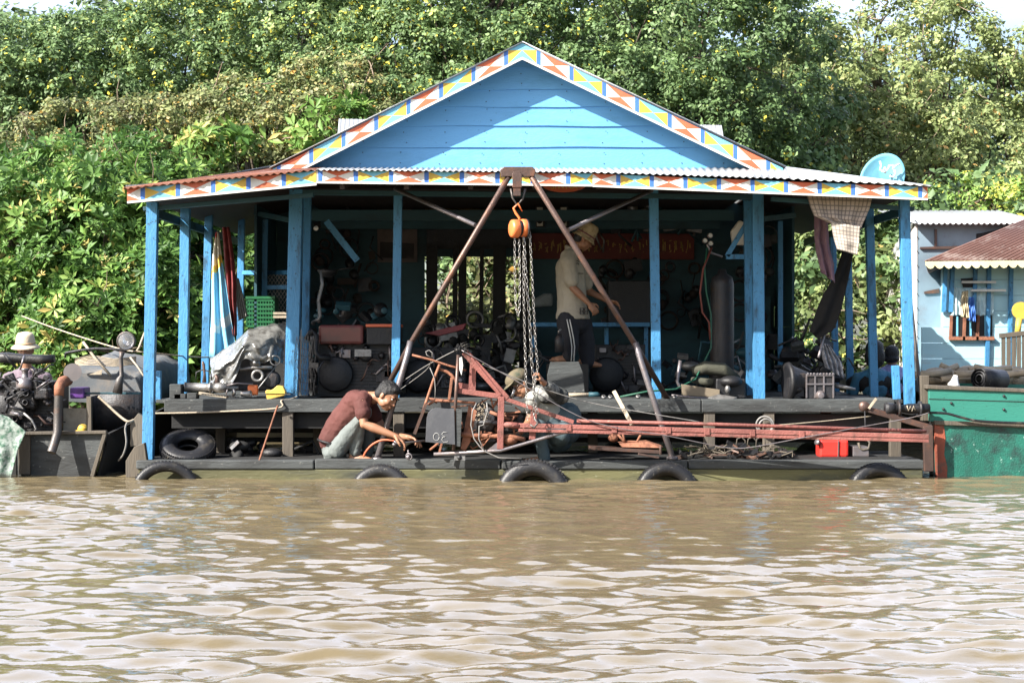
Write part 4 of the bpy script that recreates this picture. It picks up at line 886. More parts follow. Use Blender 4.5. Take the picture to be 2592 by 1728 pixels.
rope('mooring_rope', [(323,1066,-.15),(317,1085,-.15),(320,1120,-.15),(312,1150,-.1),(300,1165,0)], .010, 'dark slack rope hanging below the knot at the left corner', 'cable')
rope('hoist_cable', [(1168,886,-.65),(1300,960,-.66),(1459,1050,-.7),(1560,1082,-.72),(1675,1100,-.73),(1798,1125,-.75),(1848,1133,-.76),(1905,1131,-.78),(2050,1104,-.82),(2180,1080,-.85),(2300,1058,-.88),(2352,1044,-.9)], .0048, 'pale steel cable sagging under the rudder beam to the green boat', 'galv', 'cable')
rope('hoist_cable', [(1220,922,-.5),(1380,985,-.45),(1500,1020,-.4),(1620,1042,-.4),(1770,1067,-.4)], .0045, 'thin dark cable running from the frame top behind the crouching man', 'cable', 'cable')
rope('hoist_cable', [(1960,1076,-.5),(2080,1066,-.4),(2205,1053,-.3)], .005, 'short pale cable running from the rudder beam up to the winch', 'rope', 'cable')
rope('throttle_cable', [(1000,978,.1),(1080,925,-.3),(1166,880,-.62)], .0042, 'upper grey control cable from the red frame top to the hoist knee', 'cable', 'cable')
rope('throttle_cable', [(1014,985,.1),(1078,937,-.3),(1092,910,-.62)], .0036, 'lower grey control cable from the handle bar to the hoist knee', 'cable', 'cable')
rope('gas_hose', [(920,1155,-.35),(928,1140,-.38),(945,1123,-.4),(970,1113,-.42),(1000,1115,-.44)], .010, 'red rubber hose curving into the squatting man\'s hands', 'red', 'hose')
rope('wooden_pole', [(2305,762,.1),(2318,880,.05),(2333,1022,0)], .018, 'thin dark pole leaning beside the right corner post', 'steel', 'pole')
rope('metal_pipe', [(2100,770,.9),(2090,830,.8),(2072,905,.7)], .016, 'pale pipe leaning behind the gearbox under the black cloth', 'galv', 'pipe')
m = MB(); m.bar(W(1554,990,.15), W(1600,1075,-.1), .04, .025, up=(0,1,0)); tag(m.build('loose_batten', M['rope'], None, .003), 'tan wooden slat leaning on the deck edge behind the rudder beam', 'slat')
m = MB(); m.tube([W(1434,999,.35),W(1495,998,.35)], .018, 10); m.tube([W(1490,998,.35),W(1512,998,.35),W(1518,999,.35)], [.024,.026,.012], 10, 1); tag(m.build('torch_handle', [M['rope'], M['teal']]), 'tan rod with a teal grip lying on the deck right of the metal plate', 'tool')
m = MB(); m.plate([(1393,916),(1465,915),(1476,945),(1480,993),(1388,994),(1385,950)], .55, .015); tag(m.build('propped_plate', M['wood'], None, .003), 'scratched brown metal plate with cut corners standing before the striped trousers', 'metal plate')
m = MB()
m.box(W(1385,0,1.3).x, W(1490,0,1.3).x, 1.25, 1.8, DECK, W(0,921,1.4).z); tag(m.build('wooden_crate', M['dark'], None, .01), 'dark low crate under the feet of the standing man', 'crate')
for px, py, lab in ((1528,1004,'steel nut on the deck edge, first right of the teal grip'),(1545,1004,'steel nut on the deck edge, second right of the teal grip'),(1615,1003,'bright steel nut on the deck edge close to the thin right post'),(1708,1004,'steel nut on the deck edge right of the sloping hoist leg')):
    m = MB(); m.lathe([(.010,0),(.024,0),(.024,.022),(.010,.022)], W(px,py,.32)+Vector((0,0,-.01)), (0,-.6,.8), 6); tag(m.build('steel_nut', M['alu']), lab, 'nut', 'steel nuts along the deck edge')

# ---- ledge items, right
t = thing('jerry_can', W(2107, 1158, .3), 'bright red plastic jerry can under the right part of the deck', 'jerry can')
m = MB(); m.box(W(2072,0,.25).x, W(2146,0,.25).x, .2, .42, W(0,1157,.25).z, W(0,1112,.25).z); m.build('can', paint('red_plastic', (.75,.04,.03), .35, .15, (.2,.03,.02), .4, 10), t, .025)
m = MB(); m.bar(W(2122,1113,.19), W(2121,1157,.19), .008, .01, up=(0,1,0)); m.lathe([(0,0),(.03,0),(.03,.03),(0,.03)], W(2072,1120,.2), (-.7,-.5,.3), 12); m.build('cap_and_strap', M['galv'], t)
t = thing('metal_crate', W(2185, 1156, .3), 'grey open metal bracket box right of the red jerry can', 'metal box')
m = MB(); A = W(2160,1155,.2); B = W(2200,1118,.2); m.box(A.x,B.x,.2,.45,A.z,A.z+.10); m.build('box', M['galv'], t, .006)
m = MB(); m.tube([W(2173,1120,.2),W(2176,1133,.2),W(2183,1138,.2),W(2198,1136,.2),W(2202,1120,.2),W(2196,1112,.2)], .012, 7); m.build('bracket', M['woodv'], t)
t = thing('propeller_bracket', W(1610, 1135, -.2), 'orange rusty propeller guard lying on the ledge beneath the rudder beam', 'propeller guard')
m = MB(); m.prism([W(1567,1122,-.25),W(1640,1118,-.25),W(1678,1130,-.25),W(1672,1133,-.3),W(1575,1131,-.3)], (0,.22,.005)); m.build('blade', M['rust'], t, .003)
m = MB(); m.ell(W(1552,1108,-.2),(.05,.05,.04)); m.tube([W(1560,1095,-.2),W(1580,1117,-.2),W(1612,1118,-.2),W(1622,1100,-.2)], .013, 7); m.tube([W(1575,1092,-.22),W(1582,1120,-.22)], .012, 6); m.build('guard_hoop', M['rust'], t)
m = MB(); m.bar(W(1490,1132,-.2), W(1668,1142,-.2), .2, .035, up=(0,0,1)); m.bar(W(1615,1148,-.3), W(1668,1158,-.3), .02, .05, up=(0,1,0)); m.tube([W(1672,1128,-.3),W(1672,1150,-.3)], .015, 6); m.build('shaft_support', M['pipe'], t, .004)
t = thing('scrap_pile', W(1850, 1165, -.1), 'low heap of bent black scrap sheets and wires on the ledge below the beam', 'scrap heap')
r_ = random.Random(12)
for k in range(44):
    m = MB(); x = 1715+r_.random()*285; y = 1160-r_.random()*(14+26*math.exp(-((x-1860)/70)**2)); Y = r_.uniform(-.3, .15); c = W(x, y, Y)
    m.obox(c, (r_.uniform(.06,.22), r_.uniform(.03,.12), r_.uniform(.008,.035)), Matrix.Rotation(r_.uniform(-.7,.7), 3, 'Y')@Matrix.Rotation(r_.uniform(-.5,.5), 3, 'Z')); m.build('bent_sheet', M[r_.choice(('black','black','iron','pipe'))], t)
m = MB()
for k in range(16):
    x = 1720+r_.random()*270; y = 1150-r_.random()*14; Y = r_.uniform(-.32, -.1); c = W(x, y, Y)
    m.tube([c+Vector((r_.uniform(-.12,.12), r_.uniform(-.05,.05), r_.uniform(-.03,.05))) for _ in range(5)], .006, 5)
for cx in (1877, 1905, 1927): m.tube([W(cx-14,1130,-.2),W(cx-11,1110,-.2),W(cx,1106,-.2),W(cx+9,1114,-.2),W(cx+10,1132,-.2)], .006, 5)
m.build('wires', M['woodv'], t)
m = MB()
for k in range(14): m.obox(W(1735+r_.random()*255, 1158-r_.random()*26, r_.uniform(-.3,0)), (r_.uniform(.02,.07),.03,r_.uniform(.01,.05)), Matrix.Rotation(r_.uniform(-1,1), 3, 'Y'))
m.build('castings', M['iron'], t)
t = thing('cable_bundle', W(1935, 1075, .25), 'dark coil of hose hung on a stilt below the deck edge', 'hose')
m = MB(); m.torus(W(1936,1075,.22), .085, .010, (.1,1,.0), 22, 6); m.torus(W(1938,1078,.20), .07, .010, (-.2,1,.1), 22, 6); m.build('coil', M['cable'], t)
# scattered hull junk under the deck
def junk(name, label, x0, x1, y1, hmax, Y0, Y1, n, seed, mats=('iron','dark','black')):
    t = thing(name, W((x0+x1)/2, y1, Y0), label, 'scrap heap'); r_ = random.Random(seed)
    for mi, mt in enumerate(mats):
        for k in range(n//len(mats)):
            m = MB(); Y = r_.uniform(Y0, Y1); x = r_.uniform(x0, x1); s = r_.uniform(.04, .13); c = W(x, y1, Y); c.z += r_.random()*hmax
            q = r_.random(); R_ = Matrix.Rotation(r_.uniform(-1,1), 3, 'Y')@Matrix.Rotation(r_.uniform(-1,1), 3, 'X')
            if q < .4: m.obox(c, (s*1.5, s, s*.6), R_)
            elif q < .7: m.lathe([(0,0),(s*.6,0),(s*.6,s*.5),(s*.3,s*.6),(0,s*.6)], c, R_@Vector((0,-1,.2)), 12)
            elif q < .85: m.tube([c, c+R_@Vector((s*2,0,s)), c+R_@Vector((s*3,s,-s))], s*.15, 6)
            else: m.ell(c, (s, s*.7, s*.5))
            m.build('metal_block' if q < .4 else 'metal_disc' if q < .7 else 'bent_pipe' if q < .85 else 'housing', M[mt], t, .004 if q < .4 else 0)
    return t
junk('scrap_pile', 'dark metal scrap in the shadow below the left half of the deck', 560, 900, 1160, .18, .2, .9, 30, 31)
junk('scrap_pile', 'shadowy parts piled on the deck behind the hoist, centre of the workshop', 1030, 1380, 995, .25, 1.9, 3.2, 70, 33, ('iron','black','alu','dark'))
junk('scrap_pile', 'greasy engine odds and ends heaped near the back wall on the right', 1540, 1900, 990, .45, 1.6, 3.3, 70, 35, ('iron','black','alu','teal'))
junk('scrap_pile', 'boxes and machine parts under the hanging shirt at the right veranda', 1955, 2120, 960, .45, 1.2, 2.6, 50, 37, ('iron','black','wood'))
junk('scrap_pile', 'black boxes and parts on the deck behind the big diesel engine', 790, 1000, 900, .55, 1.7, 2.8, 50, 39, ('iron','black','teal'))
# more tangled metal on the frame
r_ = random.Random(77); fr0 = [o for o in bpy.data.objects if o.name.startswith('shaft_assembly')][0]
for k in range(22):
    m = MB(); p = W(r_.uniform(1105,1330), r_.uniform(1015,1130), Yf+r_.uniform(.02,.16)); m.tube([p, p+Vector((r_.uniform(-.1,.1),r_.uniform(-.03,.03),r_.uniform(-.06,.06))), p+Vector((r_.uniform(-.16,.16),r_.uniform(-.03,.03),r_.uniform(-.12,.1)))], r_.uniform(.005,.014), 6); m.build('linkage_rod', M['rust'], fr0)
for k in range(16): m = MB(); m.obox(W(r_.uniform(1180,1330), r_.uniform(1040,1130), Yf+r_.uniform(.08,.2)), (r_.uniform(.03,.10),.06,r_.uniform(.02,.07)), Matrix.Rotation(r_.uniform(-.8,.8),3,'Y')); m.build('gear_block', M['iron'], fr0)
# hanging and stacked workshop clutter
def clutter(name, label, cat, px0, px1, py0, py1, Y, n, seed, mats):
    t = thing(name, W((px0+px1)/2, py1, Y), label, cat); r_ = random.Random(seed)
    for mt in mats:
        for k in range(n):
            m = MB(); c = W(r_.uniform(px0,px1), r_.uniform(py0,py1), Y+r_.uniform(-.12,.12)); q = r_.random()
            if q < .35: m.obox(c, (r_.uniform(.04,.22), r_.uniform(.04,.12), r_.uniform(.04,.2)), Matrix.Rotation(r_.uniform(-.3,.3),3,'Y'))
            elif q < .6: m.torus(c, r_.uniform(.05,.13), r_.uniform(.006,.02), (r_.uniform(-.3,.3),-1,r_.uniform(-.3,.3)), 18, 6)
            elif q < .8: m.tube([c, c+Vector((r_.uniform(-.1,.1),0,-.15)), c+Vector((r_.uniform(-.15,.15),0,-.3))], r_.uniform(.006,.02), 6)
            else: m.lathe([(0,0),(.05,0),(.06,.02),(.05,.1),(.02,.12),(0,.12)], c, (r_.uniform(-.5,.5),-.6,r_.uniform(-1,1)), 12)
            m.build('box' if q < .35 else 'belt_loop' if q < .6 else 'strap' if q < .8 else 'tin_can', M[mt], t)
clutter('tool_wall','belts, coils and tins hung on the shaded wall left of the doorway','tools',800,950,520,800,4.2,16,41,('black','iron','under'))
clutter('tool_wall','dark hanging parts crowding the wall right of the gas cylinder','tools',1870,1960,540,900,3.6,14,43,('black','iron','wood'))
clutter('tool_shelf','tins and parts ranged above the red banner','tools',1500,1760,500,585,4.3,12,45,('black','teal','alu'))
clutter('tool_wall','gaskets and hoses on the back wall under the red banner','tools',1520,1780,670,820,4.3,16,47,('black','iron','under'))
clutter('tool_heap','machine parts piled in the doorway below the curtain','tools',1060,1360,800,960,3.4,30,49,('black','iron','dark','alu'))
clutter('tool_heap','greasy parts between the big diesel engine and the thin left post','tools',760,1020,880,1000,1.6,16,51,('black','iron'))
m = MB(); r_ = random.Random(5)  # dark slats put in to dim the sunny growth behind the doorway
for px, w_ in ((1092,.14),(1150,.06),(1168,.10),(1215,.05),(1262,.16),(1325,.12)): m.bar(W(px+r_.uniform(-6,6),620,4.3), W(px,975,4.3), w_, .05, up=(0,1,0))
tag(m.build('doorway_shade_boards', M['dark']), 'dark boards added upright to dim the view through the back doorway', 'boards')
# ---- winch at right
t = thing('winch', W(2300, 1075, -.35), 'hand winch with a black wrapped drum at the right end of the ledge', 'winch')
m = MB(); m.tube([W(2243,1034,-.4),W(2262,1034,-.4),W(2275,1034,-.4),W(2300,1034,-.4),W(2330,1034,-.4),W(2352,1034,-.4)], [.06,.055,.03,.05,.05,.05], 14); m.build('drum', M['black'], t)
m = MB(); m.lathe([(0,0),(.08,0),(.08,.02),(0,.02)], W(2272,1034,-.4), (1,0,0), 18); m.lathe([(0,0),(.075,0),(.075,.02),(0,.02)], W(2326,1034,-.4), (1,0,0), 18); m.lathe([(0,0),(.055,0),(.06,.03),(.055,.09),(0,.09)], W(2240,1034,-.4), (1,0,0), 18); m.build('flanges', M['iron'], t)
m = MB(); m.tube([W(x,y,-.455) for x,y in ((2296,1026),(2299,1040),(2304,1028),(2308,1041),(2313,1027),(2317,1038))], .006, 5); m.build('cord_wrap', M['rope'], t)
m = MB(); m.bar(W(2188,1033,-.42), W(2358,1083,-.42), .055, .03, up=(0,1,0)); m.bar(W(2180,1028,-.30), W(2350,1076,-.30), .04, .03, up=(0,1,0)); m.build('channel_arm', M['pipe'], t, .004)
m = MB(); m.bar(W(2348,1078,-.45), W(2350,1192,-.45), .09, .05, up=(0,1,0)); m.build('steel_post', M['pipe'], t, .004)
m = MB(); m.lathe([(0,0),(.05,0),(.05,.012),(.035,.016),(.035,.03),(.05,.034),(.05,.046),(0,.046)], W(2189,1029,-.44), (0,1,0), 18); m.build('pulley_wheel', M['pipe'], t)
m = MB(); m.bar(W(2199,1034,-.45), W(2218,1008,-.45), .022, .015, up=(0,1,0)); m.build('lever', M['rope'], t)
m = MB(); m.tube([W(2189,1040,-.45),W(2190,1080,-.45),W(2193,1118,-.45)], .005, 5); m.build('drop_wire', M['iron'], t)
# ---- interior decor
t = thing('banner', W(1550, 656, 4.5), 'dark red banner with gold lettering across the back wall', 'banner')
m = MB(); m.prism([W(1342,590,4.5),W(1757,592,4.5),W(1757,657,4.5),W(1342,655,4.5)], (0,.01,0)); m.build('cloth', paint('dark_red_cloth', (.13,.022,.02), .7, .3), t)
m = MB(); r_ = random.Random(6)
for k in range(26):
    x = 1352+k*15.6; 
    for j in range(4): m.bar(W(x+r_.uniform(-5,5), 606+r_.uniform(0,34), 4.49), W(x+r_.uniform(-5,5), 606+r_.uniform(0,34), 4.49), .012, .006, up=(0,1,0))
m.build('gold_figures', paint('gold_thread', (.42,.26,.06), .4, .3), t)
t = thing('tinsel_valance', W(1180, 540, 4.4), 'gold tinsel fringe over the dark back doorway', 'garland')
m = MB()
for k in range(90): x = 1078+k*2.35; m.tube([W(x,527,4.4), W(x+r_.uniform(-3,3),530+r_.uniform(4,22),4.38)], .008, 4)
m.build('fringe', paint('tarnished_gold', (.25,.17,.05), .4, .6), t)
m = MB(); m.prism([W(1080,541,4.45),W(1345,541,4.45),W(1345,625,4.45),W(1200,632,4.45),W(1080,628,4.45)], (0,.03,0)); tag(m.build('door_curtain', M['black']), 'black curtain hanging over the upper half of the back doorway', 'curtain')
t = thing('wall_poster', W(997, 665, 4.5), 'faded pinkish poster on the back wall behind the thin left post', 'poster')
m = MB(); m.prism([W(954,524,4.55),W(1040,528,4.55),W(1056,560,4.55),W(1056,664,4.55),W(956,664,4.55)], (0,.006,0)); m.build('paper', paint('faded_print', (.17,.14,.15), .8, .4, (.06,.06,.07), .7, 5, .1), t)
m = MB(); m.prism([W(962,612,4.545),W(1048,616,4.545),W(1048,655,4.545),W(962,652,4.545)], (0,.003,0)); m.build('picture', paint('print_dark', (.05,.045,.05), .8, .6, (.15,.13,.13), .6, 6), t)
for x0, lab in ((1356,'left of two white faced loudspeakers on the back wall'),(1416,'right of two white faced loudspeakers, half behind the hoist leg')):
    t = thing('loudspeaker', W(x0+12, 574, 3.8), lab, 'loudspeaker')
    m = MB(); m.box(W(x0,0,3.8).x, W(x0+24,0,3.8).x, 3.8, 4.0, W(0,575,3.8).z, W(0,522,3.8).z); m.build('cabinet', M['black'], t, .006)
    m = MB(); m.box(W(x0+3,0,3.79).x, W(x0+18,0,3.79).x, 3.788, 3.8, W(0,572,3.79).z, W(0,525,3.79).z); m.build('faceplate', M['white'], t)
    m = MB()
    for py in (539, 559): m.lathe([(0,.0),(.02,.0),(.034,.012),(.036,.004)], W(x0+10,py,3.775), (0,-1,0), 16)
    m.build('driver', M['black'], t)
t = thing('hanging_sign', W(1428, 486, .2), 'orange red oval sign peeking out under the painted fascia', 'sign')
m = MB(); c = W(1428, 466, .2); n = 28; m.prism([c+Vector((.225*math.cos(2*math.pi*k/n), 0, .082*math.sin(2*math.pi*k/n))) for k in range(n)], (0,.02,0)); m.build('board', M['red'], t)
cu = bpy.data.curves.new('sign_letters', 'FONT'); cu.body = 'SIWNA'; cu.size = .085; cu.extrude = .003; cu.align_x = 'CENTER'; cu.align_y = 'CENTER'
tmp = bpy.data.objects.new('tmp', cu); col.objects.link(tmp); bpy.context.view_layer.update(); lm = bpy.data.meshes.new_from_object(tmp.evaluated_get(bpy.context.evaluated_depsgraph_get())); bpy.data.objects.remove(tmp)
to = bpy.data.objects.new('lettering', lm); col.objects.link(to); to.parent = t; to.location = (0, -.006, W(0,472,.2).z-t.location.z); to.rotation_euler = (R(90), 0, 0); lm.materials.clear(); lm.materials.append(M['ybl'])
# ---- textiles
def cloth(name, outline_l, outline_r, Y, mat, label=None, cat=None, parent=None, amp=.035, folds=3.5, n=22, k_=18, th=.006, seed=1, dy=0):
    """hanging cloth: left and right edge polylines (photo px) from top to bottom"""
    def samp(pl, t):
        L_ = len(pl)-1; f_ = min(t*L_, L_-1e-6); i = int(f_); a_ = f_-i; return (pl[i][0]*(1-a_)+pl[i+1][0]*a_, pl[i][1]*(1-a_)+pl[i+1][1]*a_)
    vs = []; fs = []
    for j in range(k_+1):
        v = j/k_; l = samp(outline_l, v); r2 = samp(outline_r, v)
        for i in range(n+1):
            u = i/n; x = l[0]*(1-u)+r2[0]*u; y = l[1]*(1-u)+r2[1]*u
            d = amp*math.sin(u*folds*6.28+seed+.8*math.sin(v*3))*(.5+.6*v)+mn.noise(Vector((u*3, v*4, seed)))*amp
            vs.append(W(x, y, Y+dy*v)+Vector((0, d, 0)))
    for j in range(k_):
        for i in range(n): a_ = j*(n+1)+i; fs.append((a_, a_+1, a_+n+2, a_+n+1))
    m = MB(); m.add(vs, fs, 0, True); o = m.build(name, mat, parent)
    # uv for patterns
    uv = o.data.uv_layers.new(name='UVMap')
    for p in o.data.polygons:
        for li in p.loop_indices:
            vi = o.data.loops[li].vertex_index; uv.data[li].uv = ((vi % (n+1))/n, 1-(vi//(n+1))/k_)
    solidify(o, th)
    if label: tag(o, label, cat)
    return o
def checked(name, base, l1, l2, sx=9, sy=9):
    m = bpy.data.materials.new(name); m.use_nodes = True; t = m.node_tree; N = t.nodes; K = t.links; b = N['Principled BSDF']; b.inputs['Roughness'].default_value = .85
    uv = N.new('ShaderNodeTexCoord'); sp = N.new('ShaderNodeSeparateXYZ'); K.new(uv.outputs['UV'], sp.inputs[0]); prev = None
    for ax, s, c in ((0, sx, l1), (1, sy, l2)):
        mu = N.new('ShaderNodeMath'); mu.operation = 'MULTIPLY'; mu.inputs[1].default_value = s; K.new(sp.outputs[ax], mu.inputs[0])
        fr = N.new('ShaderNodeMath'); fr.operation = 'FRACT'; K.new(mu.outputs[0], fr.inputs[0])
        gt = N.new('ShaderNodeMath'); gt.operation = 'LESS_THAN'; gt.inputs[1].default_value = .28; K.new(fr.outputs[0], gt.inputs[0])
        sc_ = N.new('ShaderNodeMath'); sc_.operation = 'MULTIPLY'; sc_.inputs[1].default_value = .75; K.new(gt.outputs[0], sc_.inputs[0])
        mx = N.new('ShaderNodeMix'); mx.data_type = 'RGBA'; K.new(sc_.outputs[0], mx.inputs[0])
        if prev is None: mx.inputs[6].default_value = rgb(base)
        else: K.new(prev, mx.inputs[6])
        mx.inputs[7].default_value = rgb(c); prev = mx.outputs[2]
    K.new(prev, b.inputs['Base Color']); return m
CK = checked('checked_cotton', (.40,.34,.30), (.12,.10,.11), (.13,.12,.12), 15, 7)
s_ = cloth('checked_shirt', [(2042,492),(2052,525),(2062,546),(2104,566)], [(2208,498),(2200,530),(2186,560),(2178,578)], -.22, CK, 'pale checked shirt hanging under the right eave in the sun', 'shirt', amp=.02)
CK2 = checked('checked_cotton_light', (.46,.40,.34), (.16,.14,.13), (.17,.15,.14), 8, 8)
l_ = cloth('shirt_tail', [(2103,563),(2110,600),(2119,631)], [(2178,573),(2175,610),(2171,646)], -.25, CK2, parent=s_, amp=.012, folds=1.2)
cloth('purple_trousers', [(2062,545),(2062,600),(2068,640),(2080,690)], [(2095,548),(2100,620),(2112,670),(2114,716)], .5, paint('purple_cloth', (.20,.12,.17), .9, .2, (.28,.22,.25), .5, 14, .2), 'purple grey cloth hanging beside the checked shirt', 'cloth', amp=.03, folds=2)
cloth('black_trousers', [(2134,630),(2112,700),(2084,745),(2062,800),(2050,838)], [(2160,640),(2146,710),(2130,780),(2110,835),(2070,858)], .7, paint('black_fabric', (.004,.004,.005), .9), 'black trousers hanging slanted below the checked shirt', 'trousers', amp=.02, folds=1.5)
def panel3(name, stops):
    m = bpy.data.materials.new(name); m.use_nodes = True; t = m.node_tree; N = t.nodes; K = t.links; b = N['Principled BSDF']; b.inputs['Roughness'].default_value = .8
    uv = N.new('ShaderNodeTexCoord'); mp = N.new('ShaderNodeMapping'); K.new(uv.outputs['UV'], mp.inputs[0]); mp.inputs['Rotation'].default_value = (0,0,R(-8))
    nz_ = N.new('ShaderNodeTexNoise'); nz_.inputs['Scale'].default_value = 3; K.new(uv.outputs['UV'], nz_.inputs['Vector'])
    sp = N.new('ShaderNodeSeparateXYZ'); K.new(mp.outputs[0], sp.inputs[0]); ad = N.new('ShaderNodeMath'); ad.operation = 'MULTIPLY_ADD'; ad.inputs[1].default_value = .22; K.new(nz_.outputs[0], ad.inputs[0]); K.new(sp.outputs[1], ad.inputs[2])
    cr = N.new('ShaderNodeValToRGB'); cr.color_ramp.interpolation = 'CONSTANT'; e = cr.color_ramp.elements
    while len(e) < len(stops): e.new(.5)
    for i, (p, c) in enumerate(stops): e[i].position = p; e[i].color = rgb(c)
    K.new(ad.outputs[0], cr.inputs[0]); K.new(cr.outputs[0], b.inputs['Base Color']); return m
tw = panel3('beach_towel_print', [(0,(.20,.50,.70)),(.30,(.55,.66,.70)),(.36,(.22,.52,.72)),(.70,(.70,.46,.08)),(.76,(.70,.66,.56)),(1.04,(.66,.40,.08)),(1.1,(.6,.06,.06))])
cloth('beach_towel', [(546,588),(537,650),(534,740),(532,830),(528,905)], [(553,588),(562,660),(576,750),(592,850),(598,905)], 2.0, tw, 'blue and yellow printed towel hanging from the left eave', 'towel', amp=.04, folds=2.2)
cloth('red_cloth', [(562,575),(566,640),(572,720),(578,790),(590,850)], [(580,575),(590,640),(597,720),(598,790),(598,850)], 2.05, paint('dark_red_fabric', (.22,.035,.035), .8, .5, (.5,.2,.2), .4, 8, .2), 'dark red clothes hanging right of the printed towel', 'cloth', amp=.04, folds=2)
cloth('grey_cloth', [(595,700),(598,760),(604,812)], [(604,705),(618,760),(626,800)], 2.1, paint('grey_fabric', (.22,.22,.20), .85), 'pleated grey cloth hanging low beside the dark red clothes', 'cloth', amp=.015, folds=4)
t = thing('laundry_basket', W(658, 828, 3.0), 'green perforated plastic basket behind the plastic covered engine', 'basket')
m = MB(); A = W(624,828,3.0); B = W(694,752,3.0); w_ = B.x-A.x; h_ = B.z-A.z
for j in range(7):
    z0 = A.z+h_*j/7; m.box(A.x, B.x, 3.0, 3.02, z0, z0+h_/14); m.box(A.x, B.x, 3.38, 3.40, z0, z0+h_/14)
for i in range(11): x = A.x+w_*i/10; m.box(x-.006, x+.006, 3.003, 3.017, A.z, B.z)
m.box(A.x, A.x+.01, 3.0, 3.4, A.z, B.z); m.box(B.x-.01, B.x, 3.0, 3.4, A.z, B.z); m.box(A.x-.01, B.x+.01, 2.99, 3.01, B.z-.02, B.z+.01)
m.build('basket_wall', paint('green_plastic', (.015,.12,.045), .4, .15), t)
m = MB(); m.box(-3.0, -2.35, 2.95, 3.5, DECK, W(0,829,3.0).z-.003); tag(m.build('wooden_bench', M['dark'], None, .01), 'dark bench box carrying the green basket', 'bench')
t = thing('yellow_boards', W(717, 805, 2.9), 'two short yellow boards on the rail beside the green basket', 'boards'); 
for k, y in enumerate((790, 799)): m = MB(); m.box(W(693,0,2.9).x, W(740,0,2.9).x, 2.85, 2.95, W(0,y+6,2.9).z, W(0,y,2.9).z); m.build('board', M['rope'], t)
m = MB(); m.lathe([(0,0),(.05,.005),(.09,.03),(.115,.07),(.12,.072),(.095,.025),(.05,-.005),(0,-.01)], W(830,699,1.8), (0,0,1), 20); m.tube([W(848,684,1.8),W(905,675,1.8)], .008, 6); tag(m.build('wok', M['black']), 'black wok hanging on the shaded wall right of the thick left post', 'pan')
m = MB(); m.tube([W(812,685,.9),W(816,720,.9),W(806,760,.9),W(810,800,.9),W(806,808,.9),W(792,814,.9)], [.012,.02,.018,.02,.02,.01], 8); tag(m.build('wire_bundle', M['alu']), 'pale wrapped cable dangling between the thick post and the engine tank', 'cable')
m = MB(); m.lathe([(0,0),(.022,0),(.026,.008),(0,.012)], W(800,578,.85), (0,-1,0), 16); tag(m.build('wall_lamp_base', M['white']), 'small round white lamp base on a shaded inner post', 'lamp base')
m = MB(); m.plate([(1850,585),(1872,556),(1890,566),(1890,620),(1855,620)], 1.25, .08); tag(m.build('plastic_canister', M['white'], None, .02), 'white plastic canister on the blue bracket of the thick right post', 'canister')
t = thing('gas_torch', W(1450, 880, 1.1), 'small dark bottle with a bright nozzle at the striped trousers', 'bottle')
m = MB(); m.lathe([(0,0),(.05,0),(.05,.14),(.03,.18),(.012,.2),(0,.2)], (W(1416,0,1.2).x, 1.2, W(0,891,1.2).z), (0,0,1), 16); m.build('bottle', M['iron'], t)
m = MB(); m.tube([W(1414,845,1.2),W(1414,838,1.2),W(1420,832,1.2)], .01, 6); m.build('nozzle', M['chain'], t)
m = MB(); m.plate([(1345,760),(1378,742),(1400,742),(1400,775),(1345,778)], 3.6, .2); tag(m.build('plastic_bundle', paint('bundle_grey', (.16,.19,.20), .6), None, .03), 'grey wrapped bundle on the back shelf left of the standing man', 'bundle')
m = MB(); m.bar(W(1342,822,3.4), W(1640,822,3.4), .5, .05, up=(0,0,1)); 
for px in (1350, 1535, 1635): m.bar(W(px,825,3.4), W(px,975,3.4), .05, .05, up=(0,1,0))
tag(m.build('work_bench', M['blue'], None, .004), 'long blue workbench along the back wall', 'workbench')
m = MB(); m.box(W(1540,0,3.3).x, W(1650,0,3.3).x, 3.3, 3.7, W(0,818,3.3).z, W(0,710,3.3).z); tag(m.build('steel_cabinet', M['black'], None, .01), 'black box cabinet standing on the blue workbench', 'cabinet')
# bubble wrapped strip
cloth('plastic_strip', [(2078,868),(2082,900),(2090,930)], [(2098,872),(2128,915),(2134,958)], .95, paint('crinkled_foil', (.35,.36,.40), .25, .5, (.08,.09,.12), .8, 22, .5, edge=.45), 'crinkled shiny plastic strip hanging behind the gearbox', 'plastic', amp=.03)
# satellite dish
t = thing('satellite_dish', W(2235, 470, 1.2), 'pale blue satellite dish with white lettering rising over the right roof end', 'satellite dish')
ax = Vector((-.10, -1, .10)).normalized(); c = W(2233, 452, 1.3); n = 36; vs = []; fs = []; u = Vector((1,0,-.10)).normalized(); v = ax.cross(u).normalized(); v = v if v.z > 0 else -v
m = MB()
for j in range(9):
    rr = j/8
    for k in range(n):
        t_ = 2*math.pi*k/n; ex, ez = math.cos(t_), math.sin(t_); sk = .06*ez; vs.append(c+u*(S(56,1.3)*rr*ex+sk*rr*0+.05*rr*ez)+v*(S(66,1.3)*rr*ez)-ax*(-.06*(1-rr*rr)*-1))
for j in range(8):
    for k in range(n): l = (k+1) % n; fs.append((j*n+k, j*n+l, (j+1)*n+l, (j+1)*n+k))
m.add(vs, fs, 0, True); o = m.build('dish', paint('dish_blue', (.17,.46,.60), .5, .05), t); solidify(o, .006)
m = MB()
def stroke(pts, r=.011): m.tube([c+u*S(x-2233,1.3)+v*S(452-y,1.3)+ax*.064 for x, y in pts], r, 6)
stroke([(2222,412),(2226,422),(2224,434),(2232,436),(2236,426)]); stroke([(2236,426),(2240,436),(2246,426),(2246,420)]); stroke([(2246,422),(2256,418),(2254,430),(2262,420),(2272,414)]); stroke([(2250,446),(2258,450),(2264,440),(2260,430)]); stroke([(2228,436),(2240,440)])
m.build('lettering', M['white'], t)
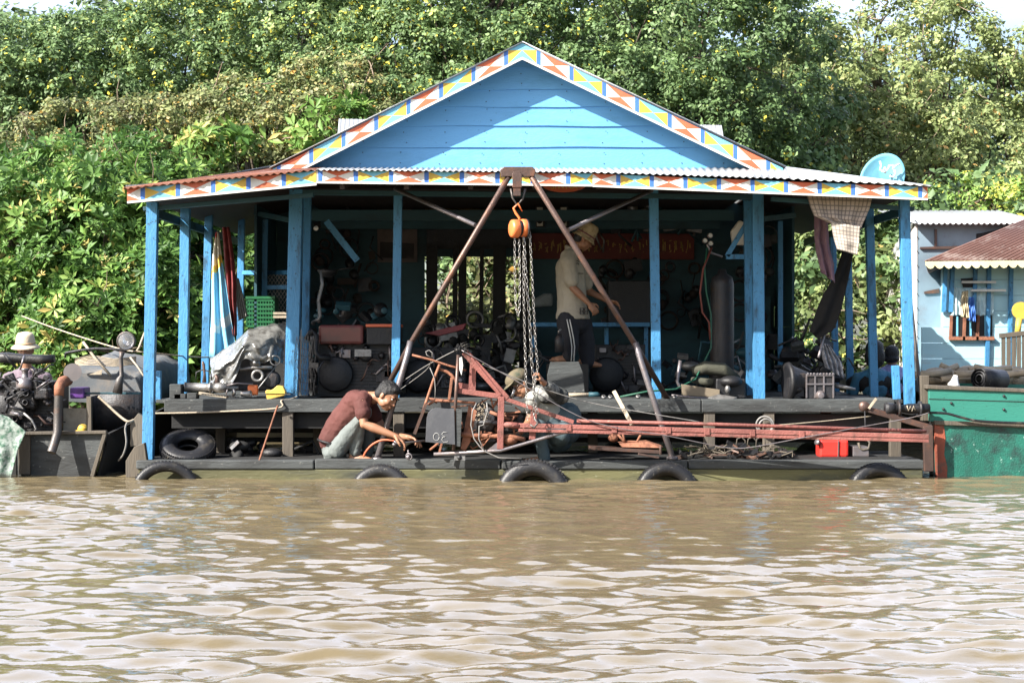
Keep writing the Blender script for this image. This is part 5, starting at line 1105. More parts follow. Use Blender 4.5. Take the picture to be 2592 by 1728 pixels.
m = MB(); m.tube([c-ax*.05, c-ax*.2+Vector((0,0,-.25)), W(2233, 470, 1.6)], .02, 8); m.build('mast', M['galv'], t)
# ================================================================ BOATS
t = thing('engine_boat', W(150, 1198, .5), 'dark weathered workboat with a square stern at the left edge', 'boat')
Yb = -.12
m = MB(); m.plate([(42,1097),(266,1094),(248,1150),(233,1215),(45,1215)], Yb, .06); m.build('transom', M['wood'], t, .006)
m = MB(); A = W(42,1097,Yb); B = W(266,1094,Yb); z0 = -.15; z1 = A.z
m.prism([Vector((B.x,Yb+.06,z1)), Vector((B.x+.5,Yb+1.2,z1+.3)), Vector((B.x+.5,5,z1+.45)), Vector((B.x+.35,5,z0)), Vector((B.x+.2,Yb+1.2,z0)), Vector((W(233,0,Yb).x,Yb+.06,z0))], (.03,0,0)); m.build('hull_side', M['dark'], t)
m = MB(); m.box(A.x-1.2, B.x, Yb+.06, Yb+2.0, z1-.12, z1-.08); m.build('stern_deck', M['dark'], t)
m = MB(); m.bar(W(268,1092,Yb-.02), W(234,1205,Yb-.02), .035, .05, up=(0,1,0)); m.bar(W(40,1096,Yb-.02), W(270,1093,Yb-.02), .03, .06, up=(0,1,0)); m.build('edge_strip', M['woodv'], t, .004)
m = MB(); m.plate([(45,1093),(76,1093),(76,1200),(47,1200)], Yb-.03, .03); m.build('stern_post', M['woodv'], t, .004)
m = MB(); m.plate([(-60,1100),(42,1097),(42,1215),(-60,1215)], Yb+.01, .05); m.build('transom', M['dark'], t, .006)
nn = 12; vs = []
Yg2 = .55
for k in range(nn+1):
    u = k/nn; x = 233+(362-233)*u; vs.append(W(x, 1003-9*math.sin(u*3.1)-u*10, Yg2-.12*math.sin(u*3.1))); vs.append(W(x, 1096, Yg2))
m = MB(); m.add(vs, [(2*k, 2*k+1, 2*k+3, 2*k+2) for k in range(nn)], 0, True); solidify(m.build('bulwark', M['iron'], t), .02)
m = MB(); m.bar(W(226,1003,Yb+.05), W(227,1097,Yb+.05), .045, .05, up=(0,1,0)); m.bar(W(180,995,.3), W(356,995,.3), .022, .022, up=(0,1,0), mi=1); m.build('rail', [M['woodv'], M['teal']], t, .003)
m = MB(); m.plate([(160,1033),(219,1033),(219,1093),(160,1093)], .35, .03); m.build('bulkhead_panel', M['rope'], t, .003)
# cover over the hold
t2 = thing('canvas_canopy', W(255, 1010, 1.4), 'grey blue canvas canopy stretched over hoops behind the engine boat', 'canopy')
vs = []; fs = []; nu, nv = 20, 8; c0 = W(256, 1012, 1.1); rx, rz = S(112, 1.1), S(118, 1.1)
for j in range(nv+1):
    yy = j/nv
    for i in range(nu+1):
        a_ = math.pi*i/nu; k = 1-.35*(1-math.sin(min(1, yy*2.2)*math.pi/2))
        vs.append(c0+Vector((-rx*math.copysign(abs(math.cos(a_))**.7, math.cos(a_)), yy*2.6-.2, rz*k*math.sin(a_)**.6+(.02*math.sin(7*a_+j)+.02*math.sin(13*a_+2*j)-.05*abs(math.sin(2.5*a_))))))
for j in range(nv):
    for i in range(nu): q = j*(nu+1)+i; fs.append((q, q+1, q+nu+2, q+nu+1))
m = MB(); m.add(vs, fs, 0, True); m.add([vs[i] for i in range(nu+1)], [tuple(range(nu+1))], 0)
solidify(m.build('canvas', paint('grey_canvas', (.10,.11,.12), .85, .4, (.20,.17,.14), .7, 4, .2, edge=.48), t2), .01)
m = MB(); m.tube([W(165,905,.75),W(166,893,.75),W(200,887,.75),W(240,882,.75),W(300,884,.75),W(335,890,.75)], .013, 8); m.build('hoop', M['iron'], t2)
m = MB(); r_ = random.Random(3)
for k in range(7): y0 = 905+k*3; m.tube([W(190,y0+2,.8),W(230,y0-6+k,.78),W(290,y0+4,.8),W(345,y0-2,.85)], .006, 5)
m.tube([W(210,865,.8),W(240,905,.75),W(280,950,.7)], .014, 6); m.tube([W(330,905,.7),W(350,930,.6),W(364,952,.5)], .010, 6); m.tube([W(345,890,.7),W(352,880,.7),W(366,842,.9)], .012, 6)
m.build('lashings', M['rope'], t2)
m = MB(); m.plate([(224,948),(258,935),(257,948)], .72, .01); tag(m.build('folded_card', M['rope']), 'small tan flap lying against the canvas canopy', 'card')
# engine on the boat
t, A, B, w_, h_ = box_engine('boat_engine', 'black greasy marine engine on the stern of the left boat', -30, 140, 915, 1093, .1, 17, depth=.6)
m = MB(); m.lathe([(0,0),(.08,0),(.085,.02),(.085,.09),(.07,.10),(.03,.11),(.03,.17),(.04,.18),(.04,.2),(0,.2)], (W(63,0,.0).x, .0, W(0,983,.0).z), (0,0,1), 20); m.build('filter_housing', M['galv'], t)
m = MB(); m.box(W(85,0,-.02).x, W(122,0,-.02).x, -.02, .12, W(0,1010,0).z, W(0,982,0).z); m.box(W(28,0,-.02).x, W(86,0,-.02).x, .0, .12, W(0,1034,0).z, W(0,990,0).z); m.build('valve_cover', M['iron'], t, .02)
m = MB()
for px, py in ((42,992),(68,995),(66,1018),(40,1060),(20,1010)): m.lathe([(.0,0),(.03,0),(.03,.05),(.02,.05),(.02,.01),(0,.01)], W(px,py,-.0), (.1,-1,0), 14)
m.build('ports', M['iron'], t)
m = MB(); m.prism([W(25,1045,-.06),W(45,1015,-.06),W(60,1035,-.06),W(62,1048,-.06),W(20,1050,-.06)], (0,.04,0)); m.tube([W(60,1045,-.08),W(80,1062,-.08),W(92,1085,-.08),W(88,1090,-.08)], .012, 6); m.tube([W(15,1045,-.08),W(40,1050,-.08),W(62,1050,-.08)], .012, 6); m.build('bracket', M['alu'], t)
r_ = random.Random(71)
for k in range(26):
    m = MB(); p = W(r_.uniform(-10,135), r_.uniform(925,1085), r_.uniform(-.12,.05)); q = p+Vector((r_.uniform(-.16,.16), r_.uniform(-.05,.05), r_.uniform(-.16,.16)))
    m.tube([p, p.lerp(q,.5)+Vector((r_.uniform(-.05,.05),-.04,.02)), q], r_.uniform(.004,.016), 6); m.build('hose', M[r_.choice(('black','iron','galv','rubber','black'))], t)
for k in range(14):
    m = MB(); m.obox(W(r_.uniform(-10,135), r_.uniform(930,1085), r_.uniform(-.06,.05)), (r_.uniform(.03,.1),.06,r_.uniform(.02,.08)), Matrix.Rotation(r_.uniform(-.6,.6),3,'Y')); m.build('bracket', M[r_.choice(('black','iron'))], t, .004)
m = MB(); pts = [W(-25,906,.05),W(20,905,.05),W(60,908,.05),W(100,910,.05),W(138,907,.05)]; m.tube(pts, [.05,.055,.047,.05,.04], 14); tag(m.build('padded_roll', M['rubber']), 'lumpy black padded roll lashed over the boat engine below the straw hat', 'padding')
t3 = thing('exhaust_pipe', W(145, 1150, -.2), 'thick exhaust pipe, rusty orange at its top, bent over the left stern', 'exhaust pipe')
m = MB(); m.tube([W(172,962,.0),W(158,966,-.12),W(150,978,-.2),W(149,1002,-.22)], [.055,.055,.05,.046], 16); m.build('elbow', M['rust'], t3)
m = MB(); m.tube([W(149,1000,-.22),W(147,1050,-.22),W(146,1092,-.24),W(140,1115,-.27),W(130,1145,-.32)], .043, 16, cap=False); m.tube([W(130,1145,-.32),W(140,1115,-.27)], .036, 16); m.build('tube', M['steel'], t3)
m = MB(); m.lathe([(0,0),(.085,.0),(.088,.012),(0,.014)], W(184,942,-.05), (.15,-1,.1), 26); m.tube([W(184,950,-.03),W(178,970,.0)], .012, 6); tag(m.build('metal_disc', paint('pinkish_metal', (.17,.15,.145), .4, .1, (.4,.3,.28), .3, 4, .1, metal=.3), smooth=False), 'round flat metal lid propped above the rusty exhaust elbow', 'lid')
m = MB(); m.box(W(180,0,.3).x, W(216,0,.3).x, .25, .5, W(0,1008,.3).z, W(0,980,.3).z); tag(m.build('purple_basket', paint('purple_plastic', (.10,.03,.20), .4), None, .015), 'small purple plastic basket behind the exhaust pipe', 'basket')
m = MB(); m.ell(W(210,1085,.2),(.055,.05,.05)); m.ell(W(203,1092,.17),(.06,.04,.02)); tag(m.build('yellow_rag', M['ybl']), 'crumpled yellow rag by the tan bulkhead of the left boat', 'rag')
cloth('camouflage_cloth', [(-25,1040),(-25,1100),(-22,1150),(-20,1205)], [(22,1055),(66,1092),(45,1140),(28,1208)], -.32, paint('green_print', (.33,.38,.35), .9, .5, (.03,.10,.06), .95, 19, .6, edge=.44, fine=25), 'green and white mottled cloth draped over the left boat corner', 'cloth', amp=.014, folds=1.3)
t = thing('spotlight', W(305, 1000, .2), 'round chrome boat spotlight on a tapered stand at the left', 'spotlight')
m = MB(); c = W(320,863,.2); ax = Vector((-.1,-1,.02)); m.lathe([(.0,.10),(.05,.09),(.085,.04),(.096,.0),(.096,-.02),(.086,-.022)], c, -ax, 28); m.build('housing', M['steel'], t)
m = MB(); m.lathe([(0,.035),(.04,.025),(.07,.005),(.084,-.01)], c, -ax, 28); m.build('reflector', paint('chrome', (.6,.6,.62), .12, .3, (.2,.2,.22), .5, 12, .3, metal=1), t)
gm = bpy.data.materials.new('lamp_glass'); gm.use_nodes = True; gb = gm.node_tree.nodes['Principled BSDF']; gb.inputs['Transmission Weight'].default_value = .9; gb.inputs['Roughness'].default_value = .05
m = MB(); m.lathe([(0,-.03),(.05,-.026),(.085,-.014)], c, -ax, 28); m.build('lens', gm, t)
m = MB(); m.tube([W(309,890,.2),W(306,905,.2),W(308,950,.2),W(303,960,.2),W(297,995,.2)], [.030,.020,.022,.036,.05], 14); m.build('stand', M['steel'], t)
# green boat
t = thing('wooden_boat', W(2480, 1200, .3), 'large green wooden boat at the right edge, red lead showing at its stem', 'boat')
GREEN = paint('worn_green_paint', (.015,.13,.095), .5, .5, (.016,.028,.028), .95, 3.6, .6, edge=.46, fleck=((.30,.42,.38), 16, .655, .9))
GREEN2 = paint('green_gunwale_paint', (.03,.19,.145), .5, .12, (.02,.1,.08), .6, 4, .2, stretch=(.3,1,1), edge=.54, fleck=((.02,.05,.04), 20, .64, .8))
Yh = -.30
m = MB(); m.plate([(2367,1066),(2760,1078),(2760,1240),(2372,1240)], Yh, .08); m.build('hull', GREEN, t, .01)
m = MB(); m.plate([(2366,1066),(2388,1067),(2393,1110),(2390,1150),(2398,1180),(2396,1240),(2372,1240)], Yh-.006, .05); m.build('stem_patch', paint('red_lead', (.26,.065,.035), .7, .4, (.06,.06,.05), .8, 9, .4), t)
m = MB(); m.plate([(2366,1064),(2760,1076),(2760,1087),(2366,1075)], Yh-.03, .12); m.build('rub_rail', M['woodv'], t, .006)
m = MB(); m.plate([(2352,984),(2760,998),(2760,1080),(2354,1066)], Yh+.02, .06); m.build('side_plank', GREEN2, t, .004)
m = MB(); m.plate([(2352,1008.5),(2760,1020.5),(2760,1022),(2352,1010)], Yh+.015, .01); m.build('seam', M['dark'], t)
m = MB(); m.plate([(2346,974),(2760,990),(2760,999),(2346,984)], Yh+.0, .16); m.build('gunwale', M['woodv'], t, .006)
m = MB(); m.prism([W(2352,975,Yh+.1), W(2352,1200,Yh+.1), W(2372,1240,Yh+2), W(2372,985,Yh+2)], (.04,0,0)); m.build('bow_side', M['dark'], t)
m = MB(); m.plate([(2430,970),(2760,976),(2760,1000),(2430,995)], Yh+1.6, .06); m.build('side_plank', GREEN2, t)
m = MB()
for px, py in ((2373,981),(2541,1002),(2408,1020),(2388,1035),(2541,1036),(2544,1110),(2571,1106),(2540,1132)): m.lathe([(0,0),(.014,0),(.010,.012),(0,.014)], W(px,py,Yh+.015), (0,-1,0), 10)
m.build('bolt_heads', M['iron'], t)
m = MB(); m.plate([(2330,950),(2352,950),(2352,1065),(2334,1065)], Yh+.12, .1); m.build('bow_post', M['woodv'], t, .006)
m = MB(); m.box(W(2352,0,0).x, 6, Yh+.1, Yh+1.6, W(0,1060,0).z, W(0,1054,0).z); m.build('floor', M['dark'], t)
rope('boat_rubber_hose', [(2352,1044,-.36),(2395,1046,-.36),(2430,1055,-.37),(2470,1064,-.37),(2545,1069,-.37),(2700,1073,-.37)], .014, 'black hose resting along the rail of the green boat', 'rubber', 'hose')
m = MB(); m.lathe([(0,0),(.065,0),(.06,.02),(.04,.05),(.025,.10),(.02,.115),(0,.115)], W(2414,977,.6), (.2,0,1), 18); tag(m.build('white_jug', M['white']), 'white plastic jug poking above the green boat side', 'jug')
t = thing('log_roll', W(2490, 975, .8), 'grey rolled rubber mat lying across the green boat', 'rubber mat')
m = MB()
for a_ in (.10, .07, .04): m.lathe([(a_, 0), (a_+.01, 0), (a_+.01, .34), (a_, .34)], W(2478,958,.7), (.8,.5,-.05), 20)
m.build('roll', M['rubber'], t)
t = thing('bamboo_bundle', W(2420, 965, 1.4), 'heap of pale bamboo poles and sacks behind the green boat', 'bamboo poles'); m = MB(); r_ = random.Random(9)
for k in range(26):
    x = 2350+r_.random()*260; y = 950+r_.uniform(-16, 14); ln = r_.uniform(40,110); Y = 1.0+r_.random()*1.2
    m.tube([W(x-ln/2, y+r_.uniform(-10,10), Y), W(x, y, Y), W(x+ln/2, y+r_.uniform(-10,10), Y+r_.uniform(-.2,.2))], r_.uniform(.015,.04), 7)
for k in range(6): m.ell(W(2370+k*42, 955+r_.uniform(-8,8), 1.6), (.16,.14,.10))
m.build('poles', paint('bamboo', (.36,.30,.22), .8, .4, (.12,.10,.08), .6, 8, .4), t)
# ================================================================ NEIGHBOUR HOUSES
t = thing('tin_shed', W(2330, 950, 8), 'patched grey tin shed with a wavy tin roof edge at the right', 'shed')
Yn = 7.5; TIN2 = paint('patched_tin', (.27,.37,.45), .5, .5, (.15,.15,.17), .8, 2.2, .25, edge=.55)
m = MB(); m.plate([(2322,560),(2640,560),(2640,960),(2322,960)], Yn, .05); m.build('front_wall', TIN2, t)
m = MB(); m.prism([W(2322,560,Yn-.01), W(2322,960,Yn-.01), W(2252,960,Yn+2.2), W(2248,680,Yn+2.2)], (-.03,0,0)); m.build('side_wall', paint('pale_planks', (.60,.58,.56), .7, .15, (.4,.25,.15), .5, 3, .2, stretch=(1,1,3)), t)
m = MB(); corrugate(m, W(2316,566,Yn-.25), W(2660,566,Yn-.25), Vector((W(2660,0,Yn).x, Yn+2.4, 3.45)), Vector((W(2316,0,Yn).x, Yn+2.4, 3.45)), 24, .014); corrugate(m, W(2318,556,Yn-.2), W(2250,676,Yn+2.1), W(2240,660,Yn+2.3), W(2312,552,Yn+.1), 8, .01); solidify(m.build('roof', M['tin'], t), .01)
m = MB(); m.plate([(2330,625),(2440,622),(2440,630),(2330,630)], Yn-.04, .04); m.plate([(2366,580),(2372,580),(2372,622),(2366,622)], Yn-.03, .02); m.plate([(2472,592),(2560,575),(2600,575),(2600,640),(2472,640)], Yn-.02, .02, 1); m.plate([(2340,738),(2378,730),(2378,742),(2340,744)], Yn-.03, .02); m.build('patches', [M['pipe'], M['black']], t)
m = MB()
for k in range(9): m.bar(W(2322,600+k*36,Yn-.02), W(2254,690+k*28,Yn+2.1), .01, .02, up=(0,1,0))
m.build('plank_seams', M['woodv'], t)
t = thing('stilt_house', W(2500, 950, 5.5), 'pale blue plank house with a rusty hipped roof and yellow scalloped eave', 'house')
Yn = 5.0; PB = paint('pale_blue_planks', (.40,.66,.76), .6, .15, (.40,.34,.30), .5, 3, .15, stretch=(.4,1,1.4), edge=.58)
m = MB()
for k in range(7): m.plate([(2334 if k > 3 else 2388,668+k*40),(2760,668+k*40),(2760,707+k*40),(2334 if k > 3 else 2388,707+k*40)], Yn+.002*(k%2), .05)
m.build('wall', PB, t)
m = MB(); m.prism([W(2388,668,Yn+.06),W(2388,950,Yn+.06),W(2380,950,Yn+3),W(2380,690,Yn+3)], (.03,0,0)); m.build('wall', PB, t)
m = MB(); e0 = W(2342,662,Yn-.5); e1 = W(2900,656,Yn-.5); p0 = Vector((W(2720,0,Yn+2).x, Yn+2, W(0,560,Yn-.5).z+.5)); p1 = p0+Vector((2,0,0))
corrugate(m, e0, e1, p1, p0, 34, .02); corrugate(m, Vector((W(2352,0,Yn+3.5).x, Yn+3.5, e0.z)), e0, p0, p0+Vector((0,.6,0)), 30, .02); solidify(m.build('roof', paint('faded_rust_tin', (.15,.075,.06), .75, .35, (.36,.31,.28), .75, 2.5, .3, edge=.52), t), .008)
m = MB(); n = 24
for k in range(n):
    a_ = e0.lerp(e1, k/n)+Vector((0,-.02,0)); b_ = e0.lerp(e1, (k+1)/n)+Vector((0,-.02,0)); md = a_.lerp(b_, .5)
    m.prism([a_+Vector((0,0,.0)), b_, b_-Vector((0,0,.05)), b_.lerp(md,.4)-Vector((0,0,.085)), md-Vector((0,0,.095)), a_.lerp(md,.6)-Vector((0,0,.085)), a_-Vector((0,0,.05))], (0,.012,0))
m.build('scalloped_eave', paint('cream_yellow', (.72,.64,.38), .6, .2, (.6,.5,.4), .3, 5), t)
for px in (2394, 2412, 2470, 2504, 2560): 
    m = MB(); m.bar(W(px,670,Yn-.03), W(px-6,790 if px < 2500 else 930,Yn-.03), .05, .04, up=(0,1,0)); m.build('batten', M['blue'], t)
CURT = paint('pale_curtain', (.48,.66,.72), .8, .2)
for k, (x0, x1) in enumerate(((2408,2438),(2442,2472),(2476,2512))):
    wd = thing('window', W((x0+x1)/2, 855, Yn), None, None); wd.parent = t; wd.location = Vector(wd.location)-t.location
    m = MB(); m.plate([(x0,800),(x0+5,792),(x1-4,795),(x1,800),(x1,850),(x0,850)], Yn-.012, .01); m.build('opening', M['black'], wd)
    m = MB(); m.bar(W(x0,798,Yn-.03), W(x0-2,852,Yn-.03), .035, .03, up=(0,1,0)); m.bar(W(x0-6,856,Yn-.035), W(x1+4,856,Yn-.035), .045, .05, up=(0,1,0)); m.build('frame', M['rust'], wd)
    m = MB(); m.bar(W((x0+x1)/2,796,Yn-.02), W((x0+x1)/2,850,Yn-.02), .022, .01, up=(0,1,0)); m.build('louvre', M['lbl'], wd)
    c_ = cloth('curtain', [(x0-1,728),(x0-1,765),(x0-1,800)], [(x1+3,728),(x1+3,765),(x1+2,796)], Yn-.03, CURT, parent=wd, amp=.012)
m = MB(); m.plate([(2432,705),(2474,702),(2474,728),(2440,735)], Yn-.02, .01); m.build('vent_opening', M['black'], t)
m = MB(); m.bar(W(2434,714,Yn-.1), W(2520,714,Yn-.1), .03, .05, up=(0,1,0)); m.bar(W(2458,735,Yn-.1), W(2545,735,Yn-.1), .03, .05, up=(0,1,0)); m.build('shelf_bar', M['white'], t)
cloth('hanging_rags', [(2436,738),(2432,770),(2434,802)], [(2450,735),(2448,770),(2452,806)], Yn-.16, paint('cream_rag', (.55,.46,.30), .9), 'tattered cream cloth hanging at the neighbour house window', 'cloth', amp=.03)
cloth('hanging_rags', [(2454,752),(2452,780),(2450,810)], [(2464,752),(2466,780),(2468,815)], Yn-.16, M['dbl'], 'narrow dark blue cloth hanging between the neighbour house windows', 'cloth', amp=.03)
m = MB(); m.prism([W(2584+22*math.cos(k*.314), 786+22*math.sin(k*.314), Yn-.3) for k in range(20)], (0,.02,0)); m.tube([W(2580,805,Yn-.28),W(2575,850,Yn-.28)], .04, 8); tag(m.build('round_disc', M['ybl']), 'round yellow disc cut off by the right picture edge', 'disc')
t = thing('plank_gate', W(2560, 930, 4.6), 'small grey slatted gate leaning before the pale blue house', 'gate')
m = MB(); m.bar(W(2530,850,4.6), W(2640,838,4.6), .06, .05, up=(0,1,0)); 
for k in range(9): m.bar(W(2540+k*13,848,4.6), W(2540+k*13,930,4.6), .05, .03, up=(0,1,0))
m.build('slats', M['woodv'], t, .004)
m = MB(); m.box(W(2240,0,4.9).x, 9, 4.6, 10, W(0,962,4.6).z-.15, W(0,962,4.6).z); tag(m.build('raft_platform', M['wood'], None, .01), 'low plank raft carrying the neighbour houses', 'raft')
# ================================================================ PEOPLE
SKIN = paint('tanned_skin', (.31,.155,.09), .5, .12, (.30,.13,.08), .3, 12, .1); SKIN.node_tree.nodes['Principled BSDF'].inputs['Subsurface Weight'].default_value = .08
HAIR = paint('black_hair', (.006,.006,.007), .6, .4, (.02,.018,.018), .5, 60, .8, stretch=(1,1,.3))
def limb(m, pts, rs, seg=14):
    pts = [Vector(p) for p in pts]
    m.tube(pts, rs, seg); [m.ell(p, r_, u=12, v=8) for p, r_ in zip(pts, rs)]
def blob(name, m, mat, voxel, parent=None, it=3):
    o = m.build(name, mat, parent)
    r_ = o.modifiers.new('remesh', 'REMESH'); r_.mode = 'VOXEL'; r_.voxel_size = voxel; r_.use_smooth_shade = True
    s_ = o.modifiers.new('smooth', 'SMOOTH'); s_.factor = .5; s_.iterations = it
    if name in ('shirt', 'jeans', 'trousers', 'dark_sleeve'):
        for nm, sz, st in (('folds', .10, .020), ('creases', .03, .004)):
            tx = bpy.data.textures.get(nm) or bpy.data.textures.new(nm, 'CLOUDS'); tx.noise_scale = sz; tx.noise_depth = 2
            dm = o.modifiers.new(nm, 'DISPLACE'); dm.texture = tx; dm.strength = st; dm.mid_level = .5; dm.texture_coords = 'LOCAL'
    return o
def frame(d, n):
    d = Vector(d).normalized(); n = Vector(n); n = (n-d*n.dot(d)).normalized(); return d, n, d.cross(n)
def hand(m, wrist, d, n, thumb, curl=(.5,.6,.65,.7), s=1.0, spread=.10, tcurl=.4):
    """d fingers' direction, n palm-facing normal, thumb=+1/-1 side"""
    d, n, t = frame(d, n); t = t*thumb; wrist = Vector(wrist)
    rot = Matrix((d, t, n)).transposed()
    m.ell(wrist+d*.045*s, (.052*s, .040*s, .016*s), rot); limb(m, [wrist, wrist+d*.03*s], [.024*s, .024*s])
    L_ = (.92, 1.02, .96, .78)
    for i in range(4):
        off = (.030-.020*i)*s; b = wrist+d*(.082*s)+t*off; dd = (d+t*spread*(1.5-i)/1.5).normalized(); p = [wrist+d*.05*s+t*off*.8, b]; a = 0
        for j, l in enumerate((.038, .026, .020)):
            a += curl[i]*(1.0 if j < 2 else .7); p.append(p[-1]+(dd*math.cos(a)+n*math.sin(a))*(l*s*L_[i]))
        limb(m, p, [.010*s, .0098*s, .0088*s, .0080*s, .0068*s], 8)
    b = wrist+d*.02*s+t*.026*s; p = [b]; dv = (d*.62+t*.72+n*.25).normalized()
    p.append(p[-1]+dv*.040*s); dv = (d*.85+t*.25+n*tcurl).normalized(); p.append(p[-1]+dv*.030*s); dv = (d*.9-t*.1+n*tcurl*1.6).normalized(); p.append(p[-1]+dv*.024*s)
    limb(m, p, [.014*s, .0125*s, .011*s, .008*s], 8)
def head(m, c, f, up, s=1.0):
    """adds a head with face: f = facing direction, up = crown direction; returns transform"""
    f, up, sd = frame(f, up); sd = -sd; rot = Matrix((f, sd, up)).transposed(); c = Vector(c)
    P = lambda x, y, z: c+rot@(Vector((x, y, z))*s)
    E = lambda x, y, z, a, b, c_: m.ell(P(x, y, z), (a*s, b*s, c_*s), rot, 16, 12)
    E(-.008,0,.030,.096,.076,.088); E(.018,0,-.012,.074,.064,.085); E(.040,0,-.068,.044,.046,.038); E(.060,0,-.088,.022,.024,.018)
    for q in (-1, 1): E(.048,.036*q,-.030,.032,.026,.030); E(.020,.050*q,-.055,.04,.018,.035); E(-.004,.077*q,-.008,.018,.009,.030); E(.078,.030*q,.028,.018,.024,.008)
    E(.090,0,-.010,.012,.010,.030); E(.100,0,-.028,.015,.013,.012)
    for q in (-1, 1): E(.092,.013*q,-.032,.010,.008,.008)
    E(.084,0,-.056,.014,.024,.006); E(.082,0,-.066,.014,.021,.007)
    return P, rot
def face_bits(P, rot, s, parent, brows=True):
    m = MB()
    for q in (-1, 1): m.ell(P(.0755,.031*q,.010), (.011*s,.013*s,.008*s), rot, 10, 8)
    m.build('eye', paint('eye_white', (.55,.50,.46), .3), parent)
    m = MB()
    for q in (-1, 1): m.ell(P(.0845,.031*q,.009), (.004*s,.0065*s,.0065*s), rot, 8, 6); m.ell(P(.083,.031*q,.017), (.007*s,.017*s,.003*s), rot, 10, 6)
    for q in (-1, 1): m.ell(P(.094,.031*q,.031), (.004*s,.020*s,.0045*s), rot, 10, 6)
    m.build('eyebrow', HAIR, parent)
    m = MB(); m.ell(P(.095,0,-.061), (.004*s,.018*s,.0018*s), rot, 10, 6); m.build('mouth_line', paint('lip_dark', (.16,.05,.04), .5), parent)
def hair_cap(P, rot, s, parent, back=0, mat=None, low=-.03):
    m = MB()
    m.ell(P(-.016,0,.045), (.098*s,.083*s,.086*s), rot, 18, 12); m.ell(P(-.055,0,.0+low*.3), (.058*s,.074*s,.075*s), rot, 16, 10); m.ell(P(.038,0,.088), (.050*s,.062*s,.034*s), rot, 14, 10)
    for q in (-1, 1): m.ell(P(-.002,.072*q,.030), (.028*s,.012*s,.040*s), rot, 12, 8)
    r_ = random.Random(4)
    for k in range(46):
        a_ = r_.uniform(0, 6.28); b_ = r_.uniform(.1, 1.2); d = Vector((math.cos(a_)*math.sin(b_), math.sin(a_)*math.sin(b_), math.cos(b_)))
        p = P(-.016+d.x*.094, d.y*.080, .045+d.z*.083); m.ell(p, (.016*s,.012*s,.010*s), rot, 6, 5)
    return blob('hair', m, mat or HAIR, .008, parent, 1)
def cloth_mat(name, c, dirt=(.1,.1,.1), amt=.3, bump=.5): return paint(name, c, .85, .2, dirt, amt, 7, bump, fine=22)

# ---- squatting man: photo crop coords -> photo px
def Z(zx, zy, Y): return W(760+zx*.2423, 860+zy*.2423, Y)
hs = 1.16
pel = Z(345,1100,-.10); lb = Z(345,1000,-.10); mb = Z(455,835,-.14); ch = Z(575,700,-.17); nk = Z(705,610,-.19); hc = Z(905,590,-.24)
f_ = Vector((.74,-.42,-.50)); up_ = Vector((.50,-.02,.86))
shn, elb, wri = Z(640,640,-.36), Z(668,880,-.42), Z(985,1000,-.46)
shf, elf, wrf = Z(690,640,.0), Z(900,1000,-.02), Z(1120,1015,-.30)
hip_n, kn_n, an_n = Z(385,1150,-.24), Z(690,745,-.27), Z(560,1215,-.20)
hip_f, kn_f, an_f = Z(385,1150,.06), Z(770,760,.03), Z(700,1225,.03)
m = MB()
limb(m, [pel, lb, mb, ch, nk], [.10,.10,.115,.125,.07]); limb(m, [nk, nk.lerp(hc,.55), hc-up_*.05], [.068,.060,.058])
P, rot = head(m, hc, f_, up_, hs)
limb(m, [shn, shn.lerp(elb,.5), elb, elb.lerp(wri,.3), elb.lerp(wri,.7), wri], [.060,.052,.043,.046,.036,.027])
limb(m, [shf, shf.lerp(elf,.5), elf, elf.lerp(wrf,.3), elf.lerp(wrf,.7), wrf], [.060,.050,.042,.044,.034,.027])
hand(m, wri, Z(1110,1075,-.47)-wri, Vector((-.15,.1,-1)), -1, (.45,.5,.55,.6), 1.15)
hand(m, wrf, Z(1260,1055,-.36)-wrf, Vector((-.2,-.3,-1)), 1, (.35,.45,.55,.6), 1.12)
for an, lat in ((an_n, -.02), (an_f, 0)):
    limb(m, [an+Vector((-.01,0,.02)), an+Vector((-.02,0,-.025)), an+Vector((.07,lat,-.020)), an+Vector((.15,lat*2,-.035)), an+Vector((.185,lat*2,-.042))], [.042,.040,.036,.030,.022])
    for k in range(5): limb(m, [an+Vector((.17,lat*2-.03+k*.016,-.042)), an+Vector((.205-.006*abs(k-1),lat*2-.034+k*.018,-.046))], [.012,.010-.001*k], 7)
man = blob('person', m, SKIN, .0055, None, 3)
tag(man, 'barefoot man in maroon T shirt and grey jeans squatting on the ledge', 'person')
m = MB()
limb(m, [lb+Vector((-.02,0,-.05)), lb, mb, ch, nk.lerp(ch,.25)], [.125,.130,.145,.155,.10]); m.ell(nk, (.08,.10,.06))
limb(m, [ch+Vector((0,-.06,.06)), shn+Vector((0,.03,0)), shn.lerp(elb,.30), shn.lerp(elb,.52)], [.11,.092,.076,.080]); limb(m, [ch+Vector((0,.08,.06)), shf, shf.lerp(elf,.45)], [.11,.09,.075])
blob('shirt', m, cloth_mat('maroon_cotton', (.085,.024,.020), (.13,.05,.04), .3), .009, man, 4)
m = MB()
JE = cloth_mat('grey_denim', (.15,.17,.165), (.06,.075,.075), .35, .7)
limb(m, [pel+Vector((.0,0,.02)), pel+Vector((.015,0,-.09))], [.125,.115]); m.ell(pel+Vector((.01,0,-.07)), (.115,.17,.10))
for hp, kn, an in ((hip_n,kn_n,an_n),(hip_f,kn_f,an_f)):
    limb(m, [hp, hp.lerp(kn,.5)+Vector((-.01,0,-.01)), kn+Vector((-.01,0,-.01)), kn.lerp(an,.45)+Vector((-.02,0,0)), an.lerp(kn,.10)], [.088,.080,.068,.066,.056])
blob('jeans', m, JE, .009, man, 3)
m = MB(); m.tube([pel+Vector((.13*math.cos(a_)-.02, .17*math.sin(a_), .03-.03*math.cos(a_))) for a_ in [k*6.283/20 for k in range(20)]], .012, 6, closed=True); m.build('belt', M['black'], man)
